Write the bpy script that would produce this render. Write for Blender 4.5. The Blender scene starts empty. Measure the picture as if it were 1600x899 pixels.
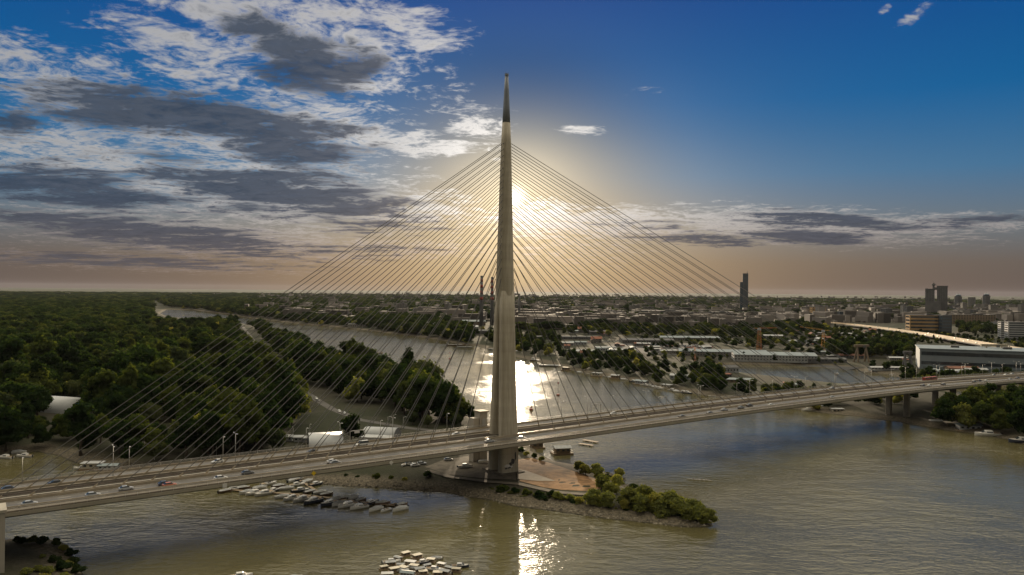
import bpy, math, random
import numpy as np
from mathutils import Vector, Matrix
random.seed(7)
RNG = np.random.default_rng(11)
SC = bpy.context.scene
COL = SC.collection
R = math.radians

# ------------------------------------------------------------------ camera
CAM = np.array([0.0, 0.0, 95.0])
FPX = 1244.0
PITCH = math.atan(3.8 / FPX)
ROLL = R(0.5)
_f = np.array([0.0, math.cos(PITCH), math.sin(PITCH)])
_r0 = np.array([1.0, 0.0, 0.0])
_u0 = np.cross(_r0, _f)
_r = _r0 * math.cos(ROLL) + _u0 * math.sin(ROLL)
_u = _u0 * math.cos(ROLL) - _r0 * math.sin(ROLL)

def ray(px, py):
    d = _f + _r * ((px - 800.0) / FPX) - _u * ((py - 449.5) / FPX)
    return d / np.linalg.norm(d)

def gp(px, py, z=0.0):
    """the place on the level z that is seen in this direction"""
    d = ray(px, py)
    k = (z - CAM[2]) / d[2]
    return np.array([d[0] * k, d[1] * k, z])

def proj(p):
    d = np.asarray(p, float) - CAM
    w = d @ _f
    return 800 + FPX * (d @ _r) / w, 449.5 - FPX * (d @ _u) / w

def azel(px, py):
    d = ray(px, py)
    return math.degrees(math.atan2(d[0], d[1])), math.degrees(math.asin(d[2]))

cam_data = bpy.data.cameras.new("camera")
cam = bpy.data.objects.new("camera", cam_data)
COL.objects.link(cam)
cam_data.sensor_width = 36.0
cam_data.lens = FPX / 1600 * 36.0
cam_data.clip_start = 1.0
cam_data.clip_end = 200000.0
M = Matrix(((_r[0], _u[0], -_f[0], CAM[0]), (_r[1], _u[1], -_f[1], CAM[1]), (_r[2], _u[2], -_f[2], CAM[2]), (0, 0, 0, 1)))
cam.matrix_world = M
SC.camera = cam

# ------------------------------------------------------------------ node helpers
class NT:
    def __init__(self, tree):
        self.t = tree
        self.n = tree.nodes
        self.n.clear()
    def new(self, typ, **kw):
        n = self.n.new(typ)
        for k, v in kw.items():
            if k.startswith('i_'):
                n.inputs[k[2:].replace('_', ' ')].default_value = v
            else:
                setattr(n, k, v)
        return n
    def link(self, a, b):
        self.t.links.new(a, b)
    def _in(self, n, i, v):
        if v is None:
            return
        if isinstance(v, bpy.types.NodeSocket):
            self.link(v, n.inputs[i])
        else:
            n.inputs[i].default_value = v
    def math(self, op, a, b=None, c=None, clamp=False):
        n = self.n.new('ShaderNodeMath'); n.operation = op; n.use_clamp = clamp
        for i, v in enumerate((a, b, c)):
            self._in(n, i, v)
        return n.outputs[0]
    def vmath(self, op, a, b=None, scale=None):
        n = self.n.new('ShaderNodeVectorMath'); n.operation = op
        self._in(n, 0, a); self._in(n, 1, b)
        if scale is not None:
            self._in(n, 3, scale)
        return n.outputs['Value'] if op in ('LENGTH', 'DOT_PRODUCT', 'DISTANCE') else n.outputs[0]
    def maprange(self, v, a, b, c=0.0, d=1.0, smooth=True):
        n = self.n.new('ShaderNodeMapRange')
        n.interpolation_type = 'SMOOTHSTEP' if smooth else 'LINEAR'
        for i, x in enumerate((v, a, b, c, d)):
            self._in(n, i, x)
        return n.outputs[0]
    def mix(self, fac, a, b, mode='MIX'):
        n = self.n.new('ShaderNodeMix'); n.data_type = 'RGBA'; n.blend_type = mode
        n.clamp_factor = True
        self._in(n, 0, fac)
        for i, v in ((6, a), (7, b)):
            if isinstance(v, (tuple, list)) and len(v) == 3:
                v = (*v, 1)
            self._in(n, i, v)
        return n.outputs[2]
    def noise(self, vec, scale, detail=4, rough=0.55, dist=0.0, out=0):
        n = self.n.new('ShaderNodeTexNoise')
        if vec is not None:
            self.link(vec, n.inputs['Vector'])
        n.inputs['Scale'].default_value = scale
        n.inputs['Detail'].default_value = detail
        n.inputs['Roughness'].default_value = rough
        n.inputs['Distortion'].default_value = dist
        return n.outputs[out]
    def ramp(self, fac, stops, mode='LINEAR'):
        n = self.n.new('ShaderNodeValToRGB'); cr = n.color_ramp; cr.interpolation = mode
        while len(cr.elements) < len(stops):
            cr.elements.new(0.5)
        for e, (p, c) in zip(cr.elements, stops):
            e.position = p; e.color = (*c, 1)
        self.link(fac, n.inputs[0])
        return n.outputs[0]

MATS = {}
def mat(name, col, rough=0.7, metal=0.0, var=0.25, scale=0.5, spec=0.4, coat=0.0, rand=0.0, bump=0.0, col2=None, island=0.0):
    """one procedural material: noise wear over a base colour, optional spread between copies"""
    if name in MATS:
        return MATS[name]
    m = bpy.data.materials.new(name); m.use_nodes = True
    t = NT(m.node_tree)
    out = t.new('ShaderNodeOutputMaterial')
    b = t.new('ShaderNodeBsdfPrincipled')
    t.link(b.outputs[0], out.inputs[0])
    g = t.new('ShaderNodeNewGeometry')
    n = t.noise(g.outputs['Position'], scale, 6, 0.6)
    f = t.maprange(n, 0.3, 0.7)
    lo = tuple(c * (1 - var) for c in col)
    hi = tuple(min(1, c * (1 + var * 0.6)) for c in col) if col2 is None else col2
    c = t.mix(f, lo, hi)
    if rand > 0:
        oi = t.new('ShaderNodeObjectInfo')
        k = t.maprange(oi.outputs['Random'], 0, 1, 1 - rand, 1 + rand, smooth=False)
        c = t.vmath('SCALE', c, scale=k)
    if island > 0:
        k = t.maprange(g.outputs['Random Per Island'], 0, 1, 1 - island, 1 + island, smooth=False)
        c = t.vmath('SCALE', c, scale=k)
    t.link(c, b.inputs['Base Color'])
    b.inputs['Roughness'].default_value = rough
    b.inputs['Metallic'].default_value = metal
    b.inputs['Specular IOR Level'].default_value = spec
    b.inputs['Coat Weight'].default_value = coat
    if bump > 0:
        bn = t.new('ShaderNodeBump'); bn.inputs['Strength'].default_value = 0.8
        bn.inputs['Distance'].default_value = bump
        t.link(t.noise(g.outputs['Position'], scale * 3, 5, 0.65), bn.inputs['Height'])
        t.link(bn.outputs[0], b.inputs['Normal'])
    MATS[name] = m
    return m

# ------------------------------------------------------------------ mesh builder
class MB:
    def __init__(self):
        self.v = []; self.f = []; self.mi = []; self.sm = []
        self.cur = 0; self.smooth = False
    def add(self, vs, fs):
        o = len(self.v)
        self.v.extend([tuple(map(float, p)) for p in vs])
        for f in fs:
            self.f.append([i + o for i in f]); self.mi.append(self.cur); self.sm.append(self.smooth)
        return self
    def box(self, c, s, rz=0.0, taper=1.0):
        cx, cy, cz = c; sx, sy, sz = s[0] / 2, s[1] / 2, s[2] / 2
        ca, sa = math.cos(rz), math.sin(rz)
        vs = []
        for dz, k in ((-sz, 1.0), (sz, taper)):
            for dx, dy in ((-sx, -sy), (sx, -sy), (sx, sy), (-sx, sy)):
                x, y = dx * k, dy * k
                vs.append((cx + x * ca - y * sa, cy + x * sa + y * ca, cz + dz))
        return self.add(vs, [(3, 2, 1, 0), (4, 5, 6, 7), (0, 1, 5, 4), (1, 2, 6, 5), (2, 3, 7, 6), (3, 0, 4, 7)])
    def loft(self, rings, cap0=True, cap1=True, closed=True):
        n = len(rings[0]); vs = [p for r in rings for p in r]; fs = []
        for i in range(len(rings) - 1):
            a, b = i * n, (i + 1) * n
            for j in range(n if closed else n - 1):
                k = (j + 1) % n
                fs.append((a + j, a + k, b + k, b + j))
        if cap0: fs.append(tuple(range(n - 1, -1, -1)))
        if cap1: fs.append(tuple(range((len(rings) - 1) * n, len(rings) * n)))
        return self.add(vs, fs)
    def tube(self, p0, p1, r0, r1=None, n=6, cap=True):
        r1 = r0 if r1 is None else r1
        p0, p1 = Vector(p0), Vector(p1)
        d = (p1 - p0).normalized()
        a = d.orthogonal().normalized(); b = d.cross(a)
        rings = [[p + (a * math.cos(2 * math.pi * i / n) + b * math.sin(2 * math.pi * i / n)) * r for i in range(n)] for p, r in ((p0, r0), (p1, r1))]
        return self.loft(rings, cap, cap)
    def path(self, pts, r, n=5):
        for a, b in zip(pts[:-1], pts[1:]):
            self.tube(a, b, r, r, n)
        return self
    def prism(self, poly, z0, z1):
        return self.loft([[(x, y, z0) for x, y in poly], [(x, y, z1) for x, y in poly]])
    def disc(self, c, r, n=10, h=0.1):
        return self.tube((c[0], c[1], c[2]), (c[0], c[1], c[2] + h), r, r, n)
    def build(self, name, mats, parent=None):
        me = bpy.data.meshes.new(name)
        me.from_pydata(self.v, [], self.f)
        for m in (mats if isinstance(mats, (list, tuple)) else [mats]):
            me.materials.append(m)
        me.polygons.foreach_set('material_index', self.mi)
        me.polygons.foreach_set('use_smooth', self.sm)
        me.update()
        return link(name, me, parent)

def link(name, data, parent=None):
    o = bpy.data.objects.new(name, data); COL.objects.link(o)
    if parent is not None:
        o.parent = parent
    return o

def np_mesh(name, V, F, mats, smooth=False):
    """fast mesh from arrays; F is (n,3) or (n,4)"""
    me = bpy.data.meshes.new(name)
    V = np.asarray(V, np.float32); F = np.asarray(F, np.int32)
    k = F.shape[1]
    me.vertices.add(len(V)); me.vertices.foreach_set('co', V.ravel())
    me.loops.add(F.size); me.loops.foreach_set('vertex_index', F.ravel())
    me.polygons.add(len(F))
    me.polygons.foreach_set('loop_start', np.arange(0, F.size, k, dtype=np.int32))
    me.polygons.foreach_set('loop_total', np.full(len(F), k, np.int32))
    me.polygons.foreach_set('use_smooth', np.full(len(F), smooth))
    for m in (mats if isinstance(mats, (list, tuple)) else [mats]):
        me.materials.append(m)
    me.update(calc_edges=True)
    return me

def tag(o, label=None, cat=None, group=None, kind=None):
    if label: o['label'] = label
    if cat: o['category'] = cat
    if group: o['group'] = group
    if kind: o['kind'] = kind
    return o

def empty(name, loc=(0, 0, 0), rz=0.0, sc=1.0):
    o = bpy.data.objects.new(name, None); COL.objects.link(o)
    o.location = loc; o.rotation_euler = (0, 0, rz); o.scale = (sc, sc, sc) if not isinstance(sc, (tuple, list)) else sc
    o.empty_display_size = 0.5
    return o

KIDS = {}
def dup(o, parent=None):
    c = o.copy(); COL.objects.link(c)
    for k in ('label', 'group', 'category'):
        pass
    if parent is not None:
        c.parent = parent
    for ch in list(o.children):
        dup(ch, c)
    return c

class Proto:
    """first use hands out the thing itself, later uses hand out copies"""
    def __init__(self, root):
        self.root = root; self.used = False
    def get(self, loc, rz=0.0, sc=1.0):
        if not self.used:
            o = self.root; self.used = True
        else:
            o = dup(self.root)
        o.location = loc; o.rotation_euler = (0, 0, rz)
        o.scale = (sc, sc, sc) if not isinstance(sc, (tuple, list)) else sc
        return o

_O1 = "first second third fourth fifth sixth seventh eighth ninth tenth eleventh twelfth thirteenth fourteenth fifteenth sixteenth seventeenth eighteenth nineteenth".split()
_T = {2: ("twentieth", "twenty"), 3: ("thirtieth", "thirty"), 4: ("fortieth", "forty"), 5: ("fiftieth", "fifty")}
def nth(i):
    if i <= 19: return _O1[i - 1]
    a, b = divmod(i, 10)
    return _T[a][0] if b == 0 else _T[a][1] + "-" + _O1[b - 1]
# ------------------------------------------------------------------ sun, sky
SUN_PX = (803, 309)
sd = ray(*SUN_PX)
SUN_AZ = math.atan2(sd[0], sd[1]); SUN_EL = math.asin(sd[2])
sun_l = bpy.data.lights.new("sun", 'SUN')
sun_l.energy = 3.8; sun_l.angle = R(0.53); sun_l.color = (1.0, 0.80, 0.56)
sun = bpy.data.objects.new("sun", sun_l); COL.objects.link(sun)
sun.rotation_euler = Vector(-sd).to_track_quat('-Z', 'Y').to_euler()

world = bpy.data.worlds.new("World"); SC.world = world
world.use_nodes = True
t = NT(world.node_tree)
wout = t.new('ShaderNodeOutputWorld'); bg = t.new('ShaderNodeBackground')
t.link(bg.outputs[0], wout.inputs[0])
SKY_STR = 0.10
sky = t.new('ShaderNodeTexSky')
sky.sky_type = 'NISHITA'; sky.sun_disc = False
sky.sun_elevation = SUN_EL; sky.sun_rotation = SUN_AZ
sky.altitude = 100; sky.air_density = 1.0; sky.dust_density = 1.6; sky.ozone_density = 2.5
tc = t.new('ShaderNodeTexCoord'); D = tc.outputs['Generated']
sep = t.new('ShaderNodeSeparateXYZ'); t.link(D, sep.inputs[0])
X, Y, Z = sep.outputs
az = t.math('MULTIPLY', t.math('ARCTAN2', X, Y), 180 / math.pi)
el = t.math('MULTIPLY', t.math('ARCSINE', Z), 180 / math.pi)
ae = t.new('ShaderNodeCombineXYZ'); t.link(az, ae.inputs[0]); t.link(el, ae.inputs[1]); AE = ae.outputs[0]
cosg = t.vmath('DOT_PRODUCT', D, tuple(sd))
gam = t.math('MULTIPLY', t.math('ARCCOSINE', t.math('MINIMUM', cosg, 1.0)), 180 / math.pi)   # degrees from the sun

# clear sky: the Nishita sky, graded like a polarised late-afternoon sky
hs = t.new('ShaderNodeHueSaturation'); hs.inputs['Saturation'].default_value = 1.0
t.link(sky.outputs[0], hs.inputs['Color'])
# how the colour of the air runs from the horizon up (scene-linear, before strength)
elr = t.maprange(el, -2.0, 38.0, smooth=False)
def E(e): return (e + 2.0) / 40.0
grad = t.ramp(elr, [(E(-2), (0.85, 0.66, 0.64)), (E(0.2), (0.95, 0.73, 0.70)), (E(2.0), (1.1, 0.92, 0.88)), (E(4.5), (1.15, 1.5, 1.85)),
                    (E(8), (0.42, 1.55, 3.0)), (E(13), (0.0, 1.1, 3.1)), (E(20), (0.0, 0.62, 2.6)), (E(30), (0.0, 0.42, 1.7)), (E(38), (0.02, 0.45, 1.6))])
clear = t.mix(0.97, hs.outputs[0], grad)
# aureole of the low sun in the hazy air
def gauss(width):
    q = t.math('DIVIDE', gam, width)
    return t.math('EXPONENT', t.math('MULTIPLY', t.math('MULTIPLY', q, q), -1.0))
def lor(width):
    return t.math('EXPONENT', t.math('DIVIDE', gam, -width))
side = t.maprange(el, 3.0, 12.0, 1.0, 0.03)
aur = t.mix(1.0, t.vmath('SCALE', (1.0, 0.93, 0.78), scale=t.math('MULTIPLY', gauss(0.6), 25.0)),
            t.vmath('SCALE', (1.0, 0.83, 0.53), scale=t.math('MULTIPLY', t.math('MULTIPLY', lor(4.2), t.maprange(el, 8.5, 17.0, 1.0, 0.06)), 11.5)), 'ADD')
aur = t.mix(1.0, aur, t.vmath('SCALE', (1.0, 0.64, 0.26), scale=t.math('MULTIPLY', t.math('MULTIPLY', lor(9.8), side), 5.4)), 'ADD')
damp = t.maprange(gam, 2.0, 14.0, 0.42, 1.0)
clear = t.vmath('SCALE', clear, scale=damp)

# cloud layer: two decks in one shell, seen in perspective
zz = t.math('ADD', t.math('MAXIMUM', Z, 0.0), 0.075)
cp = t.new('ShaderNodeCombineXYZ')
t.link(t.math('DIVIDE', X, zz), cp.inputs[0]); t.link(t.math('DIVIDE', Y, zz), cp.inputs[1])
P = cp.outputs[0]
warp = t.noise(P, 2.2, 3, 0.5, out=1)
P2 = t.vmath('ADD', P, t.vmath('SCALE', t.vmath('SUBTRACT', warp, (0.5, 0.5, 0.5)), scale=0.28))
Nf = t.math('SUBTRACT', t.noise(P2, 7.5, 9, 0.62), 0.5)
Nm = t.math('SUBTRACT', t.noise(P2, 26.0, 5, 0.6), 0.5)
Nl = t.math('SUBTRACT', t.noise(P2, 2.6, 6, 0.55), 0.5)
Ns = t.math('SUBTRACT', t.noise(t.vmath('MULTIPLY', P2, (0.5, 1.0, 1.0)), 3.4, 7, 0.55), 0.5)

def blob(px, py, rx, ry, rot=0.0, w=1.0):
    """a patch of cloud: centre and half-axes as seen from the town, kept as compass bearing and height"""
    a, e = azel(px, py)
    a2, _ = azel(px + rx, py); _, e2 = azel(px, py - ry)
    mp = t.new('ShaderNodeMapping'); mp.vector_type = 'TEXTURE'
    t.link(AE, mp.inputs['Vector'])
    mp.inputs['Location'].default_value = (a, e, 0)
    mp.inputs['Rotation'].default_value = (0, 0, -R(rot))
    mp.inputs['Scale'].default_value = (abs(a2 - a), abs(e2 - e), 1)
    return t.maprange(t.vmath('LENGTH', mp.outputs[0]), 1.75, 0.2, 0.0, w)
def union(lst):
    m = blob(*lst[0])
    for b in lst[1:]:
        m = t.math('MAXIMUM', m, blob(*b))
    return m
thick_m = union([(470, 90, 90, 42, 18), (545, 105, 50, 32, 0, .8), (300, 185, 215, 40, 3), (420, 225, 120, 38, 14, .95), (110, 292, 150, 30, 4), (430, 300, 190, 34, 5),
                 (520, 318, 110, 28, 4, .95), (240, 366, 240, 22, 5, .95), (20, 195, 60, 22, 0, .7), (130, 140, 110, 20, 3, .45), (590, 350, 90, 16, 0, .6), (330, 385, 210, 12, 3, .6),
                 (1285, 344, 120, 12, 4, .95), (1262, 370, 110, 11, 3, 1), (1090, 374, 100, 10, 2, .75), (1440, 352, 150, 9, -2, .7), (1020, 352, 90, 10, 4, .5),
                 (180, 408, 260, 9, 1, .7), (540, 390, 130, 9, 0, .5)])
thin_m = union([(110, 135, 150, 60, 5), (20, 90, 60, 40, 0, .7), (300, 90, 150, 70, 15, .8), (470, 60, 200, 75, 10), (640, 45, 75, 45, 12, .95), (560, 105, 100, 55, 0, .95), (500, 190, 150, 55, 8),
                (300, 200, 330, 60, 4, .95), (130, 250, 220, 60, 4, .95), (420, 300, 270, 65, 5), (600, 215, 150, 22, 6, .9), (690, 232, 90, 14, -4, 1.0), (300, 370, 330, 36, 4), (620, 330, 150, 36, 0, .9),
                (560, 22, 150, 36, 4, .85), (300, 12, 90, 22, 0, .8), (745, 190, 55, 34, 0, .85), (910, 204, 38, 8, 0, 1.0), (700, 150, 40, 30, 0, .7), (850, 345, 95, 36, 0, .95), (960, 350, 150, 30, 3, 1.0), (1160, 333, 70, 9, 0, .9),
                (1230, 352, 280, 30, 4, 1.1), (1450, 352, 190, 18, -1, 1.05), (1428, 23, 36, 11, -25, .85), (1384, 14, 14, 8, -30, .8), (900, 395, 160, 40, 0, .6), (1000, 140, 70, 10, 0, .35),
                (620, 390, 170, 20, 0, .75), (200, 410, 330, 16, 2, .75), (40, 50, 50, 14, 0, .5)])
def add3(a, b, c): return t.math('ADD', t.math('ADD', a, b), c)
thin = add3(t.math('MULTIPLY', Nf, 2.0), t.math('MULTIPLY', Nm, 1.35), t.math('MULTIPLY', Nl, 1.0))
thin = t.math('SUBTRACT', t.math('ADD', thin, t.math('MULTIPLY', thin_m, 1.0)), 0.55)
thin_a = t.maprange(thin, -0.15, 0.62)
thick = add3(t.math('MULTIPLY', Ns, 3.4), t.math('MULTIPLY', Nf, 2.5), t.math('MULTIPLY', Nm, 1.2))
thick = t.math('SUBTRACT', t.math('ADD', thick, t.math('MULTIPLY', thick_m, 1.35)), 0.43)
thick_a = t.maprange(thick, -0.2, 0.7)
thin_a = t.math('MULTIPLY', thin_a, t.maprange(thin_m, 0.02, 0.2))
thick_a = t.math('MULTIPLY', thick_a, t.maprange(thick_m, 0.02, 0.15))
# light in the cloud: thin parts glow with the sun behind them, thick parts are grey-blue
fw = t.math('ADD', t.math('MULTIPLY', lor(13.0), 6.5), t.math('MULTIPLY', lor(3.0), 16.0))
elw = t.maprange(el, 1.0, 7.0)
warm = t.mix(elw, (1.0, 0.72, 0.50), (1.0, 0.93, 0.84))
bright = t.mix(1.0, t.vmath('SCALE', warm, scale=fw), t.mix(elw, (2.0, 1.6, 1.45), (3.9, 3.85, 3.85)), 'ADD')
bright = t.mix(t.maprange(thin, 0.35, 1.25, 0.0, 0.75), bright, t.mix(elw, (1.5, 1.2, 1.15), (1.5, 1.62, 1.85)))
dark = t.mix(elw, (0.80, 0.74, 0.84), (0.42, 0.61, 0.95))
dark = t.mix(1.0, dark, t.vmath('SCALE', (1.0, 0.66, 0.38), scale=t.math('MULTIPLY', lor(4.5), 4.0)), 'ADD')
dvar = t.maprange(Nf, -0.25, 0.25, 0.78, 1.35, smooth=False)
dark = t.vmath('SCALE', dark, scale=dvar)
tot = t.mix(1.0, clear, aur, 'ADD')
tot = t.mix(t.math('MULTIPLY', thin_a, 0.9), tot, bright)
tot = t.mix(t.math('MULTIPLY', thick_a, 0.93), tot, dark)
cover = t.maprange(t.math('ADD', t.math('MULTIPLY', Nl, 5.0), el), 20.8, 26.5)  # added cloud cover above the view, unseen, there to light land and water
back = t.maprange(Y, 0.25, -0.45)  # added pale sky behind the camera, fill light for surfaces facing it
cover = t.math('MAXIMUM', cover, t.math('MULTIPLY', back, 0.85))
fill_col = t.mix(t.maprange(Nf, -0.2, 0.2), (2.6, 2.35, 1.85), (7.3, 6.5, 4.9))
fill_col = t.vmath('SCALE', fill_col, scale=t.maprange(Y, -0.45, 0.35, 0.70, 4.5))  # fill cover brightened high in front, dimmer behind
tot = t.mix(cover, tot, fill_col)
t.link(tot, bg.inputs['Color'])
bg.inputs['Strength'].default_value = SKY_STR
world.cycles.sampling_method = 'MANUAL'; world.cycles.sample_map_resolution = 1024

SC.view_settings.view_transform = 'Standard'; SC.view_settings.look = 'None'
SC.view_settings.exposure = 0.0; SC.view_settings.gamma = 1.0
SC.render.engine = 'CYCLES'
cy = SC.cycles
cy.use_denoising = True
try: cy.denoiser = 'OPENIMAGEDENOISE'
except Exception: pass
cy.max_bounces = 6; cy.diffuse_bounces = 2; cy.glossy_bounces = 3; cy.transmission_bounces = 2; cy.volume_bounces = 0; cy.transparent_max_bounces = 8
cy.caustics_reflective = False; cy.caustics_refractive = False
cy.sample_clamp_indirect = 4.0; cy.sample_clamp_direct = 30.0
# ------------------------------------------------------------------ shorelines (points where the water meets the land, level 0)
def W(lst):
    return [tuple(gp(x, y, 0.0)[:2]) for x, y in lst]
FAR_BANK = [(262, 483.5), (300, 484.5), (345, 490), (390, 497), (455, 505), (520, 511), (585, 518), (640, 525), (690, 532), (720, 539), (745, 541), (770, 548), (800, 557),
            (832, 564), (860, 571), (885, 578), (925, 585), (960, 591), (1000, 599), (1040, 609), (1075, 614), (1120, 621), (1180, 630), (1240, 640), (1300, 647), (1340, 651),
            (1390, 658), (1430, 665), (1480, 672), (1530, 679), (1570, 687), (1600, 695), (1700, 712), (1850, 745)]
NEAR_LEFT = [(150, 960), (131, 905), (127, 890), (117, 865), (95, 848), (60, 842), (20, 844), (-40, 850), (-200, 880), (-420, 880)]
ISLAND = [(-420, 712), (-200, 708), (0, 712), (60, 706), (110, 720), (190, 733), (300, 742), (430, 747), (470, 757), (520, 759), (580, 762), (640, 765), (700, 772), (745, 781), (800, 789),
          (850, 796), (900, 803), (960, 812), (1010, 819), (1060, 823), (1108, 823), (1120, 815), (1108, 797), (1062, 781), (1012, 768), (976, 757), (972, 744), (940, 735), (905, 729), (862, 721), (850, 713),
          (840, 706), (832, 696), (815, 685), (795, 672), (780, 664), (762, 659), (745, 655), (700, 640), (640, 617), (600, 596), (530, 566), (470, 541), (430, 521), (400, 511), (380, 506), (330, 502), (290, 498), (262, 495), (250, 490)]
main_water = W(FAR_BANK) + [(420.0, 150.0), (420.0, -400.0), (-150.0, -400.0)] + W(NEAR_LEFT) + W(ISLAND)
BASIN = W([(1118, 571), (1160, 570), (1200, 571), (1250, 571), (1290, 573), (1330, 577), (1355, 583), (1395, 586), (1408, 592), (1405, 599), (1370, 602), (1330, 603), (1280, 598), (1240, 593), (1190, 588), (1150, 582)])
CANAL = W([(1490, 613), (1510, 620), (1560, 623), (1660, 625), (1700, 610), (1640, 602), (1560, 604), (1500, 607)])
WATERS = [np.array(main_water), np.array(BASIN), np.array(CANAL)]

def poly_sd(P, poly):
    """signed distance to a polygon, positive outside"""
    P = np.asarray(P, float); n = len(poly)
    d2 = np.full(len(P), 1e30); inside = np.zeros(len(P), bool)
    x, y = P[:, 0], P[:, 1]
    for i in range(n):
        a, b = poly[i], poly[(i + 1) % n]
        ex, ey = b - a
        L = ex * ex + ey * ey + 1e-12
        tt = np.clip(((x - a[0]) * ex + (y - a[1]) * ey) / L, 0, 1)
        dx = x - a[0] - tt * ex; dy = y - a[1] - tt * ey
        np.minimum(d2, dx * dx + dy * dy, out=d2)
        c = (a[1] > y) != (b[1] > y)
        xi = a[0] + (y - a[1]) / (ey if abs(ey) > 1e-12 else 1e-12) * ex
        inside ^= c & (x < xi)
    d = np.sqrt(d2)
    return np.where(inside, -d, d)
def in_poly(P, poly):
    return poly_sd(P, np.asarray(poly)) < 0
def land_d(P):
    d = poly_sd(P, WATERS[0])
    for w in WATERS[1:]:
        d = np.minimum(d, poly_sd(P, w))
    return d
def wob(P):
    x, y = P[:, 0], P[:, 1]
    return np.sin(x * .21 + 1.3 * np.sin(y * .13)) * .9 + np.sin(y * .33 + x * .11) * .6 + np.sin(x * .052 - y * .071) * 1.4
def height(P):
    P = np.asarray(P, float)
    d = land_d(P)
    far = np.hypot(P[:, 0], P[:, 1])
    d = d + wob(P) * np.clip(1.0 - np.abs(d) / 40, 0, 1) * np.clip(1.3 - far / 1500, 0, 1)
    h = np.where(d > 0, 4.6 * (1 - np.exp(-np.maximum(d, 0) / 13.0)), np.maximum(d * 0.3, -3.0))
    h = h + np.where(d > 60, 0.25 * np.sin(P[:, 0] * .03) * np.sin(P[:, 1] * .027), 0)
    return h
def gz(x, y):
    return float(height(np.array([[x, y]]))[0])
def on(px, py, z0=3.5):
    """a place on the ground seen in this direction"""
    p = gp(px, py, z0)
    for _ in range(3):
        p = gp(px, py, gz(p[0], p[1]))
    return p

# ground: one sheet, fine near by and coarse far off
NA, NR = 640, 640
angs = np.linspace(R(-72), R(72), NA)
rad = np.concatenate([np.geomspace(120, 5600, NR - 60), np.geomspace(5700, 40000, 60)])
A_, R_ = np.meshgrid(angs, rad)
GX = (R_ * np.sin(A_)).ravel(); GY = (R_ * np.cos(A_)).ravel()
GP = np.stack([GX, GY], 1)
GH = height(GP)
ii = (np.arange(NR - 1)[:, None] * NA + np.arange(NA - 1)[None, :]).ravel()
GF = np.stack([ii, ii + 1, ii + NA + 1, ii + NA], 1)

def ground_material():
    m = bpy.data.materials.new("ground_soil_and_grass"); m.use_nodes = True
    t = NT(m.node_tree)
    out = t.new('ShaderNodeOutputMaterial'); b = t.new('ShaderNodeBsdfPrincipled'); t.link(b.outputs[0], out.inputs[0])
    g = t.new('ShaderNodeNewGeometry'); P = g.outputs['Position']
    s = t.new('ShaderNodeSeparateXYZ'); t.link(P, s.inputs[0])
    big = t.noise(P, 0.004, 6, 0.6); mid = t.noise(P, 0.03, 6, 0.6); fine = t.noise(P, 0.5, 5, 0.7)
    c = t.ramp(big, [(0.30, (0.020, 0.026, 0.012)), (0.48, (0.034, 0.036, 0.020)), (0.56, (0.045, 0.041, 0.030)), (0.70, (0.045, 0.052, 0.022))])
    c = t.mix(t.maprange(mid, 0.5, 0.72), c, (0.055, 0.05, 0.04))
    # fields and woods of the far plain
    fx = t.vmath('MULTIPLY', P, (0.00035, 0.0011, 0.0))
    vor = t.new('ShaderNodeTexVoronoi'); vor.inputs['Scale'].default_value = 1.6; t.link(fx, vor.inputs['Vector'])
    fld = t.ramp(vor.outputs['Color'], [(0.0, (0.022, 0.030, 0.016)), (0.55, (0.03, 0.038, 0.02)), (0.72, (0.075, 0.08, 0.035)), (0.9, (0.13, 0.115, 0.06))], 'CONSTANT')
    c = t.mix(t.maprange(s.outputs[1], 3800, 6500), c, fld)
    # stones of the bank between waterline and top
    stone = t.mix(t.maprange(t.noise(P, 0.9, 4, 0.7), 0.35, 0.65), (0.06, 0.052, 0.04), (0.16, 0.137, 0.10))
    zn = t.math('ADD', s.outputs[2], t.math('MULTIPLY', t.math('SUBTRACT', mid, 0.5), 3.0))
    c = t.mix(t.maprange(zn, 3.2, 1.8), c, stone)
    c = t.mix(t.maprange(s.outputs[2], 0.35, 0.0), c, (0.03, 0.028, 0.02))
    c = t.vmath('SCALE', c, scale=t.maprange(fine, 0.25, 0.75, 0.7, 1.3, smooth=False))
    t.link(c, b.inputs['Base Color']); b.inputs['Roughness'].default_value = 0.95; b.inputs['Specular IOR Level'].default_value = 0.15
    bn = t.new('ShaderNodeBump'); bn.inputs['Strength'].default_value = 0.9; bn.inputs['Distance'].default_value = 0.5
    t.link(t.noise(P, 0.7, 5, 0.7), bn.inputs['Height']); t.link(bn.outputs[0], b.inputs['Normal'])
    return m
ground = link("ground", np_mesh("ground", np.stack([GX, GY, GH], 1), GF, ground_material(), True))
tag(ground, kind='structure')

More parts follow.
